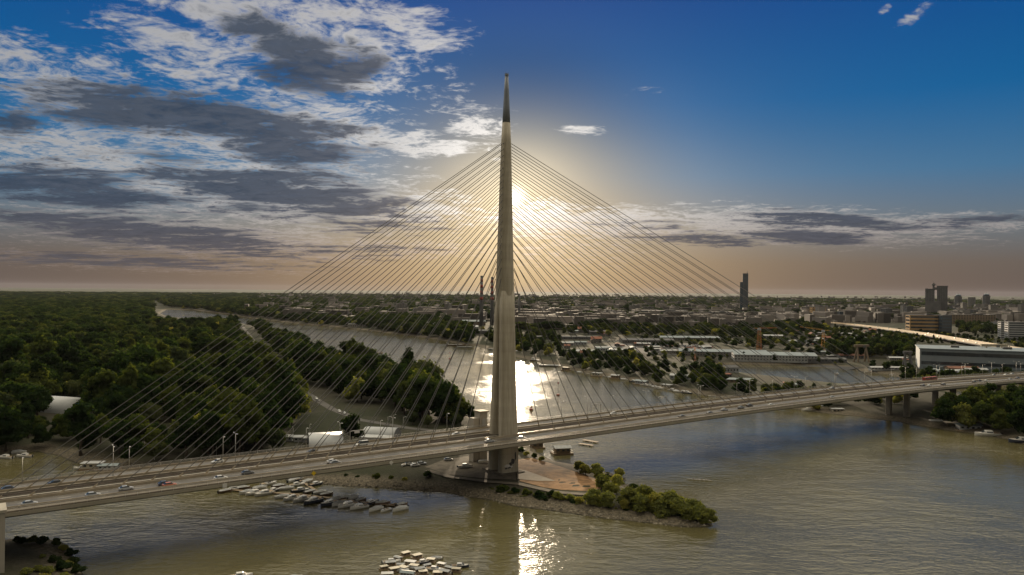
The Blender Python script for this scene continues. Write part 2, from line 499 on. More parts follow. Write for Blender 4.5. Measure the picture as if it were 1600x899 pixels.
def water_material():
    m = bpy.data.materials.new("river_water"); m.use_nodes = True
    t = NT(m.node_tree)
    out = t.new('ShaderNodeOutputMaterial'); b = t.new('ShaderNodeBsdfPrincipled'); t.link(b.outputs[0], out.inputs[0])
    g = t.new('ShaderNodeNewGeometry'); P = g.outputs['Position']
    wv = t.noise(P, 0.012, 3, 0.5, out=1)
    P2 = t.vmath('ADD', P, t.vmath('SCALE', wv, scale=14.0))
    rip = t.noise(t.vmath('MULTIPLY', P2, (0.55, 1.0, 1.0)), 0.42, 4, 0.6)
    swl = t.noise(t.vmath('MULTIPLY', P2, (0.6, 1.0, 1.0)), 0.13, 4, 0.55)
    lng = t.noise(t.vmath('MULTIPLY', P2, (0.5, 1.0, 1.0)), 0.03, 3, 0.5)
    gust = t.maprange(t.noise(P, 0.009, 4, 0.6), 0.38, 0.66, 0.4, 1.2)      # calm slicks and ruffled patches
    h = t.math('ADD', t.math('MULTIPLY', rip, 1.0), t.math('ADD', t.math('MULTIPLY', swl, 1.3), t.math('MULTIPLY', lng, 1.2)))
    bn = t.new('ShaderNodeBump'); bn.inputs['Distance'].default_value = 0.48
    t.link(t.math('MULTIPLY', gust, 0.85), bn.inputs['Strength']); t.link(h, bn.inputs['Height'])
    t.link(bn.outputs[0], b.inputs['Normal'])
    silt = t.mix(t.maprange(t.noise(P, 0.006, 4, 0.6), 0.35, 0.65), (0.075, 0.067, 0.031), (0.110, 0.098, 0.046))
    t.link(silt, b.inputs['Base Color'])
    t.link(t.math('MULTIPLY', gust, 0.11), b.inputs['Roughness'])
    b.inputs['IOR'].default_value = 1.333; b.inputs['Specular IOR Level'].default_value = 0.5
    return m
WM = water_material()
mb = MB(); mb.add([(-3500, -600, 0), (3500, -600, 0), (3500, 9000, 0), (-3500, 9000, 0)], [(0, 1, 2, 3)])
tag(mb.build("river", WM), kind='structure')

# sheets on the land: paths, yards, the sandy lot under the bridge
def sheet(name, pts, material, off=0.06, step=6.0, subdiv=True):
    """a thin sheet that follows the ground under a polygon of ground points"""
    P = np.array(pts)
    if not subdiv:
        V = [(x, y, gz(x, y) + off) for x, y in pts]
        mbx = MB(); mbx.add(V, [tuple(range(len(V)))]); return tag(mbx.build(name, material), kind='structure')
    import bmesh
    bm = bmesh.new()
    vs = [bm.verts.new((x, y, 0)) for x, y in pts]
    bm.faces.new(vs)
    lo, hi = P.min(0), P.max(0)
    for ax in (0, 1):
        k = lo[ax] + step
        while k < hi[ax]:
            co = [0, 0, 0]; co[ax] = k; no = [0, 0, 0]; no[ax] = 1
            bmesh.ops.bisect_plane(bm, geom=bm.verts[:] + bm.edges[:] + bm.faces[:], plane_co=co, plane_no=no)
            k += step
    xy = np.array([(v.co.x, v.co.y) for v in bm.verts])
    hz = height(xy)
    for v, h in zip(bm.verts, hz):
        v.co.z = h + off
    bm.normal_update()
    for f in bm.faces:
        if f.normal.z < 0: f.normal_flip()
    me = bpy.data.meshes.new(name); bm.to_mesh(me); bm.free(); me.materials.append(material)
    return tag(link(name, me), kind='structure')
def strip(name, pts, width, material, off=0.08):
    pts = [np.array(p[:2]) for p in pts]
    # resample
    out = [pts[0]]
    for a, b in zip(pts[:-1], pts[1:]):
        n = max(1, int(np.linalg.norm(b - a) / 12))
        for i in range(1, n + 1): out.append(a + (b - a) * i / n)
    V = []; F = []
    for i, p in enumerate(out):
        d = out[min(i + 1, len(out) - 1)] - out[max(i - 1, 0)]; d = d / np.linalg.norm(d)
        nn = np.array([-d[1], d[0]]) * width / 2
        V += [p - nn, p + nn]
    V = np.array(V); H = height(V)
    H = np.repeat(np.maximum(H[0::2], H[1::2]), 2)
    for i in range(len(out) - 1):
        F.append((2 * i, 2 * i + 1, 2 * i + 3, 2 * i + 2))
    mbx = MB(); mbx.add([(v[0], v[1], h + off) for v, h in zip(V, H)], [f[::-1] for f in F])
    return tag(mbx.build(name, material), kind='structure')

M_sand = mat("dry_earth", (0.27, 0.155, 0.075), 0.95, var=0.55, scale=0.16, bump=0.25)
M_slabc = mat("pale_concrete_slab", (0.28, 0.24, 0.19), 0.85, var=0.15, scale=0.3)
M_gravel = mat("grey_gravel", (0.115, 0.098, 0.076), 0.95, var=0.3, scale=0.25, bump=0.1)
M_asph = mat("asphalt", (0.075, 0.070, 0.064), 0.85, var=0.25, scale=0.12)
M_yard = mat("concrete_yard", (0.04, 0.04, 0.041), 0.9, var=0.5, scale=0.02)
sheet("sand_lot", [tuple(on(x, y)[:2]) for x, y in [(806, 719), (830, 716), (856, 723), (900, 738), (935, 750), (945, 762), (925, 768), (880, 766), (850, 762), (812, 752)]], M_sand)
sheet("concrete_apron", [tuple(on(x, y)[:2]) for x, y in [(808, 733), (822, 736), (868, 752), (840, 752), (808, 749)]], M_slabc, 0.12)
sheet("gravel_yard", [tuple(on(x, y)[:2]) for x, y in [(690, 720), (760, 708), (806, 716), (806, 750), (760, 748), (700, 742), (664, 730)]], M_gravel)
strip("embankment_track", [on(x, y) for x, y in [(668, 735), (700, 745), (760, 753), (812, 757), (870, 770), (930, 774)]], 4.0, M_gravel)
PATH_PX = [(374, 504), (392, 527), (412, 556), (436, 588), (478, 614), (520, 640), (560, 656), (640, 669), (700, 676)]
PATH = [gp(x, y, 4.5) for x, y in PATH_PX]
strip("park_road", PATH, 6.5, mat("park_road_asphalt", (0.085, 0.08, 0.075), 0.9, var=0.2, scale=0.1))
# ------------------------------------------------------------------ the bridge
P0 = np.array([-3.6, 400.0]); DIR = np.array([0.8262, 0.5634]); NRM = np.array([-0.5634, 0.8262]); BANG = math.atan2(DIR[1], DIR[0])
_sz = np.array([(-420, 18.3), (-250, 20.0), (-120, 21.4), (0, 22.6), (100, 24.0), (200, 25.0), (300, 25.4), (380, 25.0), (470, 23.6), (560, 21.4), (660, 18.6), (1000, 10.0)])
def deck_z(s):
    # smooth interpolation
    s = float(s)
    k = [-24, -12, 0, 12, 24]
    return float(np.mean([np.interp(s + q, _sz[:, 0], _sz[:, 1]) for q in k]))
def bp(s, tt, z=0.0, absz=None):
    p = P0 + DIR * s + NRM * tt
    return (p[0], p[1], deck_z(s) + z if absz is None else absz)
SS = list(np.arange(-340, 901, 20.0))

M_conc = mat("bridge_concrete", (0.34, 0.31, 0.26), 0.8, var=0.14, scale=0.06, bump=0.0)
M_pyl = None
def pylon_material():
    m = bpy.data.materials.new("pylon_concrete"); m.use_nodes = True
    t = NT(m.node_tree)
    out = t.new('ShaderNodeOutputMaterial'); b = t.new('ShaderNodeBsdfPrincipled'); t.link(b.outputs[0], out.inputs[0])
    g = t.new('ShaderNodeNewGeometry'); P = g.outputs['Position']
    s = t.new('ShaderNodeSeparateXYZ'); t.link(P, s.inputs[0])
    st = t.noise(t.vmath('MULTIPLY', P, (1.0, 1.0, 0.06)), 0.9, 5, 0.6)
    pour = t.math('FRACT', t.math('MULTIPLY', s.outputs[2], 1 / 4.6))
    joint = t.maprange(pour, 0.0, 0.05, 0.86, 1.0)
    lift = t.noise(t.vmath('MULTIPLY', P, (0.0, 0.0, 1.0)), 0.22, 1, 0.5)
    c = t.mix(t.maprange(st, 0.3, 0.7), (0.31, 0.275, 0.21), (0.42, 0.375, 0.295))
    k = t.math('MULTIPLY', joint, t.maprange(lift, 0.3, 0.7, 0.92, 1.06))
    t.link(t.vmath('SCALE', c, scale=k), b.inputs['Base Color'])
    b.inputs['Roughness'].default_value = 0.75
    return m
M_pyl = pylon_material()
M_steel = mat("brushed_steel_cladding", (0.17, 0.19, 0.225), 0.5, metal=0.0, var=0.1, scale=0.2)
M_fascia = mat("painted_deck_edge", (0.28, 0.255, 0.205), 0.55, var=0.12, scale=0.12)
M_under = mat("painted_steel_girder", (0.30, 0.30, 0.29), 0.55, var=0.15, scale=0.1)
M_cable = mat("cable_sheath", (0.10, 0.095, 0.088), 0.4, var=0.05, scale=0.1)
M_rail = mat("galvanised_railing", (0.42, 0.41, 0.39), 0.45, metal=0.5, var=0.1, scale=0.3)
M_walk = mat("walkway_surface", (0.16, 0.135, 0.105), 0.75, var=0.15, scale=0.15)
def road_material():
    """asphalt with tyre-darkened wheel paths, oil streaks and patched joints, in the bridge's own axes"""
    m = bpy.data.materials.new("bridge_asphalt"); m.use_nodes = True
    t = NT(m.node_tree)
    out = t.new('ShaderNodeOutputMaterial'); b = t.new('ShaderNodeBsdfPrincipled'); t.link(b.outputs[0], out.inputs[0])
    tc = t.new('ShaderNodeTexCoord'); s = t.new('ShaderNodeSeparateXYZ'); t.link(tc.outputs['Object'], s.inputs[0])
    y = t.math('ABSOLUTE', s.outputs[1])
    ph = t.math('MULTIPLY', t.math('SUBTRACT', y, 8.8), 2 * math.pi / 1.6)
    track = t.maprange(t.math('COSINE', ph), -1, 1, 1.12, 0.80, smooth=False)
    st = t.noise(t.vmath('MULTIPLY', tc.outputs['Object'], (0.03, 0.9, 1.0)), 1.0, 5, 0.6)
    pt = t.noise(tc.outputs['Object'], 0.06, 4, 0.6)
    jx = t.maprange(t.math('FRACT', t.math('DIVIDE', s.outputs[0], 31.0)), 0.0, 0.012, 0.55, 1.0)
    c = t.mix(t.maprange(st, 0.3, 0.7), (0.042, 0.035, 0.028), (0.080, 0.067, 0.053))
    k = t.math('MULTIPLY', t.math('MULTIPLY', track, jx), t.maprange(pt, 0.35, 0.65, 0.85, 1.15))
    t.link(t.vmath('SCALE', c, scale=k), b.inputs['Base Color']); b.inputs['Roughness'].default_value = 0.5
    return m
M_road = road_material()
M_ball = mat("track_bed", (0.055, 0.045, 0.036), 0.9, var=0.3, scale=0.4)
M_barr = mat("concrete_barrier", (0.28, 0.235, 0.17), 0.7, var=0.15, scale=0.3)
M_mark = mat("road_paint", (0.62, 0.60, 0.55), 0.6, var=0.12, scale=0.7)
M_railm = mat("rail_steel", (0.22, 0.17, 0.13), 0.35, metal=0.9, var=0.2, scale=0.5)

bridge = empty("cable_stayed_bridge", (P0[0], P0[1], 0.0), BANG)
tag(bridge, "long cable-stayed road bridge with one tall needle-shaped concrete pylon", "bridge")
_inv = Matrix.Translation((P0[0], P0[1], 0)) @ Matrix.Rotation(BANG, 4, 'Z')
def lp(s, tt, z=0.0, absz=None):     # in the bridge's own axes
    return (s, tt, deck_z(s) + z if absz is None else absz)
def sweep(name, prof, material, parent, s0=-340, s1=900, step=20.0, zoff=0.0):
    mbx = MB()
    n = int(round((s1 - s0) / step))
    rings = [[lp(s, y, z) for y, z in prof] for s in np.linspace(s0, s1, n + 1)]
    mbx.loft(rings)
    return mbx.build(name, material, parent)

deck = sweep("deck", [(-22.8, -0.35), (-22.8, -1.5), (-21.5, -1.75), (-8.5, -2.2), (8.5, -2.2), (21.5, -1.75), (22.8, -1.5), (22.8, -0.35)], M_fascia, bridge)
sweep("box_girder", [(-14.5, -1.9), (-10.0, -5.0), (10.0, -5.0), (14.5, -1.9)], M_under, deck)
# struts under the cantilevers
for q in (-1, 1):
    mb = MB()
    for s in np.arange(-330, 640, 6.0):
        mb.tube(lp(s, q * 21.0, -1.7), lp(s, q * 10.5, -4.6), 0.22, 0.22, 5)
    mb.build("girder_struts", M_under, deck)
for q in (-1, 1):
    a, b = sorted((q * 8.3, q * 18.7))
    cw = sweep("carriageway", [(a, -0.36), (a, 0.0), (b, 0.0), (b, -0.36)][::-1], M_road, bridge)
    mk = MB()
    for lane in (8.8, 18.3):
        for s in np.arange(-340, 890, 20.0):
            y0, y1 = sorted((q * lane - 0.09, q * lane + 0.09))
            mk.add([lp(s, y0, .005), lp(s + 20, y0, .005), lp(s + 20, y1, .005), lp(s, y1, .005)], [(0, 1, 2, 3)])
    for lane in (12.0, 15.2):
        for s in np.arange(-340, 890, 12.0):
            y0, y1 = sorted((q * lane - 0.08, q * lane + 0.08))
            mk.add([lp(s, y0, .005), lp(s + 4, y0, .005), lp(s + 4, y1, .005), lp(s, y1, .005)], [(0, 1, 2, 3)])
    mk.build("lane_markings", M_mark, cw)
    a, b = sorted((q * 19.2, q * 22.5))
    sweep("walkway", [(a, -0.36), (a, 0.16), (b, 0.16), (b, -0.36)][::-1], M_walk, bridge)
    a, b = sorted((q * 18.72, q * 19.18))
    sweep("outer_barrier", [(a, -0.36), (a + .1, 0.85), (b - .1, 0.85), (b, -0.36)][::-1], M_barr, bridge)
    a, b = sorted((q * 7.55, q * 8.28))
    sweep("inner_barrier", [(a, -0.36), (a + .18, 0.95), (b - .18, 0.95), (b, -0.36)][::-1], M_barr, bridge)
    # track bed between cable plane and pylon slot
    a, b = sorted((q * 1.0, q * 5.8))
    tb = sweep("track_bed", [(a, -0.36), (a, -0.2), (b, -0.2), (b, -0.36)][::-1], M_ball, bridge)
    for rr in (2.4, 3.84):
        a, b = sorted((q * rr - 0.06, q * rr + 0.06))
        sweep("rail", [(a, -0.2), (a, 0.0), (b, 0.0), (b, -0.2)][::-1], M_railm, tb)
    a, b = sorted((q * 5.85, q * 7.5))
    sweep("cable_strip", [(a, -0.36), (a, 0.22), (b, 0.22), (b, -0.36)][::-1], M_walk, bridge)
    # railing with posts and slats
    rl = MB()
    y = q * 22.62
    for s in np.arange(-336, 700, 4.0):
        p = lp(s, y, -0.36); rl.box((p[0], p[1], p[2] + 0.8), (0.12, 0.12, 1.6))
    for s in np.arange(-336, 696, 12.0):
        for hz, th in ((1.22, .09), (0.85, .05), (0.5, .05)):
            a0 = lp(s, y, hz); a1 = lp(s + 12, y, hz)
            rl.tube(a0, a1, th, th, 4, False)
    rl.build("railing", M_rail, bridge)

# pylon: a cone that parts into two legs with the tracks between them
ZSPLIT, ZTOP, ZTIP = 95.5, 203.5, 179.0
def width_at(z):   # along the bridge
    return float(np.interp(z, [0, 22, 60, 95.5, 168, 179, 203.5], [10.3, 10.2, 9.4, 8.5, 4.8, 3.75, 1.5]))
def sup(cx, cy, a, b, z, n=28, e=2.6, lo=0.0, hi=2 * math.pi):
    r = []
    for i in range(n):
        th = 2 * math.pi * i / n
        c, s = math.cos(th), math.sin(th)
        r.append((cx + a * math.copysign(abs(c) ** (2 / e), c), cy + b * math.copysign(abs(s) ** (2 / e), s), z))
    return r
mb = MB(); mb.smooth = True
rings = []
for z, k_ in ((72.0, .55), (84.0, .8), (95.5, 1), (110, 1), (125, 1), (140, 1), (155, 1), (168, 1), (179.0, 1)):
    w = width_at(max(z, 95.5)) * k_; rings.append(sup(0, 0, w / 2, (w / 2) * np.interp(z, [95, 179], [1.02, 1.0]), z))
mb.loft(rings)
shaft = mb.build("pylon", M_pyl, bridge)
mb = MB(); mb.smooth = True
mb.loft([sup(0, 0, width_at(z) / 2, width_at(z) / 2, z) for z in (179.01, 187, 195, 202.6)])
mb.smooth = False
mb.loft([sup(0, 0, .95, .95, z, 14) for z in (202.6, 203.6)])
for k in range(6):
    a = k * math.pi / 3
    mb.tube((.85 * math.cos(a), .85 * math.sin(a), 203.4), (.95 * math.cos(a), .95 * math.sin(a), 204.4), .07, .07, 4)
mb.build("steel_tip", M_steel, shaft)
for q in (-1, 1):
    mb = MB(); mb.smooth = True
    rings = []
    for z in (-2, 4, 12, 22, 35, 50, 65, 80, 94.5):
        w = float(np.interp(z, [0, 22, 48, 94.5], [10.8, 9.9, 8.9, 7.5]))
        off = float(np.interp(z, [0, 22, 48, 94.5], [4.4, 4.2, 3.2, 2.1])) * q
        th = float(np.interp(z, [0, 22, 48, 94.5], [5.4, 5.0, 4.4, 3.8]))
        rings.append(sup(0, off, w / 2, th / 2, z, 28, 4.0))
    mb.loft(rings)
    mb.build("pylon_leg", M_pyl, shaft)
# plinth under the legs, painted patches on the near leg
mb = MB(); mb.box((0, 0, 2.4), (14, 18, 4.6)); mb.build("foundation", MATS["grey_gravel"], bridge)
M_gd = mat("dark_spray_paint", (0.05, 0.05, 0.055), 0.6, var=0.3, scale=1.0)
M_gw = mat("white_spray_paint", (0.55, 0.54, 0.52), 0.6, var=0.2, scale=1.0)
mb = MB()
rr = random.Random(5)
yy = -4.4 - 2.72
def patch(cx, cz, w, h, seed):
    q = random.Random(seed); n = 11
    pts = []
    for i in range(n):
        a = 2 * math.pi * i / n; k = q.uniform(.55, 1.0)
        pts.append((cx + w * k * math.cos(a), cz + h * k * math.sin(a)))
    return pts
def plate(mb, pts, y0):
    n = len(pts)
    mb.add([(x, y0, z) for x, z in pts] + [(x, y0 + .12, z) for x, z in pts], [tuple(range(n)), tuple(range(2 * n - 1, n - 1, -1))] + [(i, n + i, n + (i + 1) % n, (i + 1) % n) for i in range(n)])
for i, (cx, cz, w, h, m_) in enumerate([(-2.4, 8.2, 1.9, 1.0, 1), (-.4, 8.8, 1.2, 1.3, 0), (1.0, 10.2, 1.1, 1.9, 0), (-1.2, 7.2, 1.5, .6, 0), (0.3, 7.6, 1.2, .6, 1), (2.6, 12.5, .5, 2.2, 0), (-3.0, 7.0, .9, .6, 0)]):
    mb.cur = m_; plate(mb, patch(cx, cz, w, h, i), yy + .015 * i)
mb.build("graffiti", [M_gd, M_gw], bridge)

# stay cables: two planes of twenty on each side
for side, sa, sb in ((-1, -27.0, -215.0), (1, 27.0, 349.0)):
    for q in (-1, 1):
        for i in range(20):
            f = i / 19
            s = sa + (sb - sa) * f
            zt = 100.5 + (168.5 - 100.5) * (f ** 0.86)
            w = width_at(zt) / 2
            a = Vector(lp(s, q * 6.7, 0.2)); b = Vector((side * (w - .15), q * 0.62 * w, zt))
            mb = MB(); mb.smooth = True
            mb.tube(a, b, 0.16, 0.16, 6, False)
            c = mb.build("stay_cable", M_cable, bridge)
            mb = MB()
            d = (b - a).normalized()
            mb.tube(a - d * .4, a + d * 3.2, 0.36, 0.28, 6)
            mb.build("anchor_socket", M_barr, c)
# piers under the approach spans
M_pier = mat("stained_pier_concrete", (0.19, 0.17, 0.14), 0.85, var=0.25, scale=0.15)
def pier(s, w, zb):
    for q in (-1, 1):
        mb = MB()
        zt = deck_z(s) - 4.9
        mb.loft([sup(s, q * 7.0, w / 2, 2.2, z, 16, 5) for z in (zb, zt)])
        mb.build("pier", M_pier, bridge)
for s in (358, 425, 500, 575, 650, 725, 800):
    pier(s, 2.8, -3)
pier(-216, 5.0, -3)
pier(-300, 4.0, -3)

# tower with stairs at the left end, in front of the deck edge
st = empty("stair_tower", bp(-216.5, -28.0, absz=0), BANG)
tag(st, "square pale concrete stair tower at the left end of the bridge, on the near side", "stair tower")
zt = deck_z(-211) + 2.4
mb = MB(); mb.box((0, 0, zt / 2 - 1), (8.5, 9.5, zt + 2)); mb.build("shaft", M_conc, st)
mb = MB(); mb.box((0, 0, zt + .45), (9.4, 10.4, .9)); mb.build("cap", M_conc, st)
mb = MB(); mb.box((0, -4.78, 3.0), (2.0, .12, 3.4)); mb.build("door", M_under, st)
st = empty("lift_tower", bp(3, 26.2, absz=0), BANG)
tag(st, "grey concrete lift tower rising past the far deck edge beside the pylon", "lift tower")
zt = deck_z(3) + 7.6
mb = MB(); mb.box((0, 0, zt / 2 - 1), (4.8, 5.2, zt + 2)); mb.build("shaft", M_conc, st)
mb = MB(); mb.box((0, -.4, zt + .35), (5.8, 6.4, .6)); mb.build("roof", M_barr, st)
mb = MB(); mb.box((-4.2, 0, zt / 2 - 2), (3.4, 4.4, zt - 2)); mb.build("stairwell", M_conc, st)
mb = MB(); mb.box((0, -2.84, deck_z(3) + 2.2), (2.0, .1, 4.0)); mb.build("door", M_under, st)
# ------------------------------------------------------------------ trees
def leaf_material(name, lo, hi, tip, trans=0.35):
    m = bpy.data.materials.new(name); m.use_nodes = True
    t = NT(m.node_tree)
    out = t.new('ShaderNodeOutputMaterial')
    g = t.new('ShaderNodeNewGeometry'); oi = t.new('ShaderNodeObjectInfo')
    n = t.noise(g.outputs['Position'], 0.22, 4, 0.6)
    k = t.math('ADD', t.math('MULTIPLY', t.maprange(n, 0.3, 0.7), 0.6), t.math('MULTIPLY', g.outputs['Random Per Island'], 0.4))
    c = t.mix(k, lo, hi)
    c = t.mix(t.math('MULTIPLY', t.maprange(oi.outputs['Random'], 0.55, 1.0), 0.65), c, tip)
    c = t.vmath('SCALE', c, scale=t.maprange(oi.outputs['Random'], 0.0, 0.6, 0.72, 1.15, smooth=False))
    d = t.new('ShaderNodeBsdfDiffuse'); tr = t.new('ShaderNodeBsdfTranslucent'); mx = t.new('ShaderNodeMixShader')
    t.link(c, d.inputs[0])
    t.link(t.vmath('MULTIPLY', c, (1.9, 1.7, 0.55)), tr.inputs[0])
    mx.inputs[0].default_value = trans
    t.link(d.outputs[0], mx.inputs[1]); t.link(tr.outputs[0], mx.inputs[2]); t.link(mx.outputs[0], out.inputs[0])
    return m
M_leaf = leaf_material("broad_leaves", (0.008, 0.018, 0.010), (0.031, 0.053, 0.022), (0.068, 0.082, 0.026), 0.45)
M_leaf2 = leaf_material("willow_leaves", (0.09, 0.11, 0.042), (0.19, 0.205, 0.075), (0.24, 0.22, 0.06), 0.5)
M_leaf3 = leaf_material("silver_leaves", (0.017, 0.027, 0.018), (0.050, 0.066, 0.036), (0.08, 0.094, 0.048), 0.42)
M_bark = mat("bark", (0.07, 0.055, 0.042), 0.95, var=0.3, scale=1.5)

def crown_mesh(name, seed, h, rx, nl, nq, leaf, material, low=0.25, pointy=0.0):
    """leaf clumps spread through the volume of a crown made of uneven boughs; z=0 at the ground"""
    q = np.random.default_rng(seed)
    lobes = []
    for i in range(nl):
        f = (i + 0.5) / nl
        a = q.uniform(0, 2 * math.pi)
        zf = low + (1 - low) * (0.18 + 0.68 * f)
        env = math.sin(math.pi * min(1, max(0.05, (zf - low) / (1 - low) * (0.9 - 0.25 * pointy) + 0.12 + 0.2 * pointy))) ** 0.6
        rr = rx * env * q.uniform(0.3, 0.82)
        r = rx * q.uniform(0.27, 0.58) * (0.75 + 0.35 * env)
        lobes.append((rr * math.cos(a), rr * math.sin(a), zf * h, r, r * q.uniform(0.62, 0.9)))
    lobes.append((0, 0, (low + (1 - low) * .45) * h, rx * .62, (1 - low) * h * .42))
    lobes.append((0, 0, (low + (1 - low) * .78) * h, rx * .42, (1 - low) * h * .22))
    V = []; F = []
    wts = np.array([l[3] * l[3] for l in lobes]); wts = wts / wts.sum()
    for (cx, cy, cz, r, rz), w in zip(lobes, wts):
        n = max(12, int(nq * w))
        u = q.normal(size=(n, 3)); u /= np.linalg.norm(u, axis=1)[:, None]
        u[:, 2] = np.where(u[:, 2] < -0.35, -u[:, 2] * .6, u[:, 2])
        rad = (q.uniform(0.70, 1.12, n) + np.where(q.random(n) < .14, q.uniform(0, .32, n), 0))[:, None]
        bumps = 1 + 0.13 * np.sin(u[:, :1] * 7 + seed) * np.sin(u[:, 1:2] * 6 + cx) + 0.1 * np.sin(u[:, 2:3] * 9 + cy)
        c = np.array([cx, cy, cz]) + u * rad * bumps * np.array([r, r, rz])
        nrm = u + q.normal(size=(n, 3)) * 0.55; nrm /= np.linalg.norm(nrm, axis=1)[:, None]
        a = np.cross(nrm, q.normal(size=(n, 3))); a /= np.linalg.norm(a, axis=1)[:, None]
        b = np.cross(nrm, a)
        s = leaf * q.uniform(0.6, 1.35, n)[:, None]
        e = q.uniform(0.55, 1.0, n)[:, None]
        o = len(V) and sum(len(x) for x in V)
        quad = np.stack([c - a * s, c - b * s * e + nrm * s * .15, c + a * s, c + b * s * e - nrm * s * .1], 1).reshape(-1, 3)
        k = np.arange(n) * 4 + o
        V.append(quad); F.append(np.stack([k, k + 1, k + 2, k + 3], 1))
        # the dense inside of the bough
        m = 10
        th = np.linspace(0, 2 * math.pi, m, endpoint=False); ph = np.linspace(-1.2, 1.35, 5)
        o = sum(len(x) for x in V)
        T, Pp = np.meshgrid(th, ph)
        jit = 1 + 0.16 * q.normal(size=T.shape)
        core = np.stack([cx + 0.74 * r * np.cos(T) * np.cos(Pp) * jit, cy + 0.74 * r * np.sin(T) * np.cos(Pp) * jit, cz + 0.74 * rz * np.sin(Pp) * jit], -1).reshape(-1, 3)
        V.append(core)
        ff = []
        for i in range(4):
            for j in range(m):
                ff.append((o + i * m + j, o + i * m + (j + 1) % m, o + (i + 1) * m + (j + 1) % m, o + (i + 1) * m + j))
        F.append(np.array(ff))
    return np_mesh(name, np.concatenate(V), np.concatenate(F), material)

def trunk_mb(seed, h, rx):
    q = random.Random(seed); mb = MB(); mb.smooth = True
    r0 = 0.022 * h + .08; x = y = 0; rings = []
    for k in range(5):
        f = k / 4
        rr = r0 * (1 - .6 * f) * (1.35 if k == 0 else 1)
        rings.append([(x + rr * math.cos(i * math.pi / 3), y + rr * math.sin(i * math.pi / 3), f * h * .55 - .4) for i in range(6)])
        x += q.uniform(-.25, .25); y += q.uniform(-.25, .25)
    mb.loft(rings)
    for k in range(4):
        a = q.uniform(0, 6.28); z0 = h * q.uniform(.28, .5)
        mb.tube((x * .6, y * .6, z0), (math.cos(a) * rx * .55, math.sin(a) * rx * .55, z0 + h * q.uniform(.15, .3)), r0 * .45, r0 * .15, 5)
    return mb

class TreeProto:
    def __init__(self, kind, seed, h, rx, nl, nq, leaf, material, low, pointy=0.0):
        self.kind = kind; self.h = h; self.rx = rx
        self.crown = crown_mesh(kind + "_crown", seed, h, rx, nl, nq, leaf, material, low, pointy)
        o = trunk_mb(seed, h, rx).build(kind + "_trunk", M_bark)
        self.trunk = o.data; bpy.data.objects.remove(o)
        self.first = None
    def place(self, loc, rz, sc, label, cat, group):
        e = empty(self.kind, loc, rz, sc)
        link("crown", self.crown, e)
        link("trunk", self.trunk, e)
        return tag(e, label, cat, group)
TREES = [TreeProto("broadleaf_tree", 21, 16, 6.2, 9, 2300, .62, M_leaf, .12),
         TreeProto("broadleaf_tree", 22, 18, 5.6, 9, 2300, .62, M_leaf, .14, .3),
         TreeProto("broadleaf_tree", 23, 14, 6.8, 11, 2300, .64, M_leaf3, .10),
         TreeProto("broadleaf_tree", 24, 17, 7.2, 12, 2600, .66, M_leaf, .12)]
TREES.append(TreeProto("willow_tree", 25, 13, 6.6, 10, 2300, .62, M_leaf2, .06))
TREES.append(TreeProto("poplar_tree", 31, 20, 4.2, 10, 1900, .55, M_leaf, .10, .8))
_unused = None
#"poplar_tree", 31, 20, 3.4, 9, 1700, .55, M_leaf, .10, .8)
WILLOW = [TreeProto("willow_tree", 41, 9.5, 5.2, 9, 2200, .5, M_leaf2, .02), TreeProto("willow_tree", 42, 11, 5.6, 10, 2400, .5, M_leaf2, .03)]
BUSH = [TreeProto("bush", 51, 3.6, 2.6, 7, 900, .34, M_leaf2, .0), TreeProto("bush", 52, 4.4, 3.0, 7, 1000, .36, M_leaf, .0)]

def scatter(poly, sp, seed, jit=.42):
    """jittered grid inside a ground polygon"""
    q = np.random.default_rng(seed); P = np.array(poly); lo, hi = P.min(0), P.max(0)
    gx, gy = np.meshgrid(np.arange(lo[0], hi[0], sp), np.arange(lo[1], hi[1], sp))
    pts = np.stack([gx.ravel(), gy.ravel()], 1) + q.uniform(-jit, jit, (gx.size, 2)) * sp
    return pts[in_poly(pts, P)]
def path_d(P, path):
    d = np.full(len(P), 1e9)
    for a, b in zip(path[:-1], path[1:]):
        a = np.array(a[:2]); b = np.array(b[:2]); e = b - a
        tt = np.clip(((P - a) @ e) / (e @ e), 0, 1)
        d = np.minimum(d, np.linalg.norm(P - a - tt[:, None] * e, axis=1))
    return d
def zone(lst, z=4.5): return [tuple(gp(x, y, z)[:2]) for x, y in lst]
HALL_C = gp(108, 634, 4.5)[:2]
F1 = zone([(-260, 468.5), (120, 466), (250, 470), (262, 494), (330, 501), (385, 505), (440, 522), (530, 566), (600, 596), (700, 641), (742, 656), (735, 662), (690, 664), (620, 648), (575, 634), (540, 634), (500, 640), (470, 652), (452, 672),
           (430, 690), (425, 698), (300, 722), (190, 722), (110, 714), (60, 701), (0, 704), (-260, 706)])
cand = []
for (y0, y1, sp, sd_) in ((0, 620, 12.5, 1), (620, 1000, 13.8, 2), (1000, 1700, 17.0, 3), (1700, 3300, 24.0, 4), (3300, 7000, 55.0, 5)):
    p = scatter(F1, sp, sd_)
    p = p[(p[:, 1] >= y0) & (p[:, 1] < y1)]
    if len(p): cand.append(np.column_stack([p, np.full(len(p), sp)]))
cand = np.concatenate(cand)
P2 = cand[:, :2]
rdist = path_d(P2, PATH)
keep = (rdist > np.where(P2[:, 1] > 560, 17, 10)) & (land_d(P2) > 5) & (np.linalg.norm(P2 - HALL_C, axis=1) > 20)
keep &= ~in_poly(P2, zone([(68, 630), (146, 630), (152, 673), (66, 673)]))
keep &= ~((cand[:, 2] < 15) & (np.sin(P2[:, 0] * .031 + 2) * np.sin(P2[:, 1] * .027 + 1) > .72))      # glades
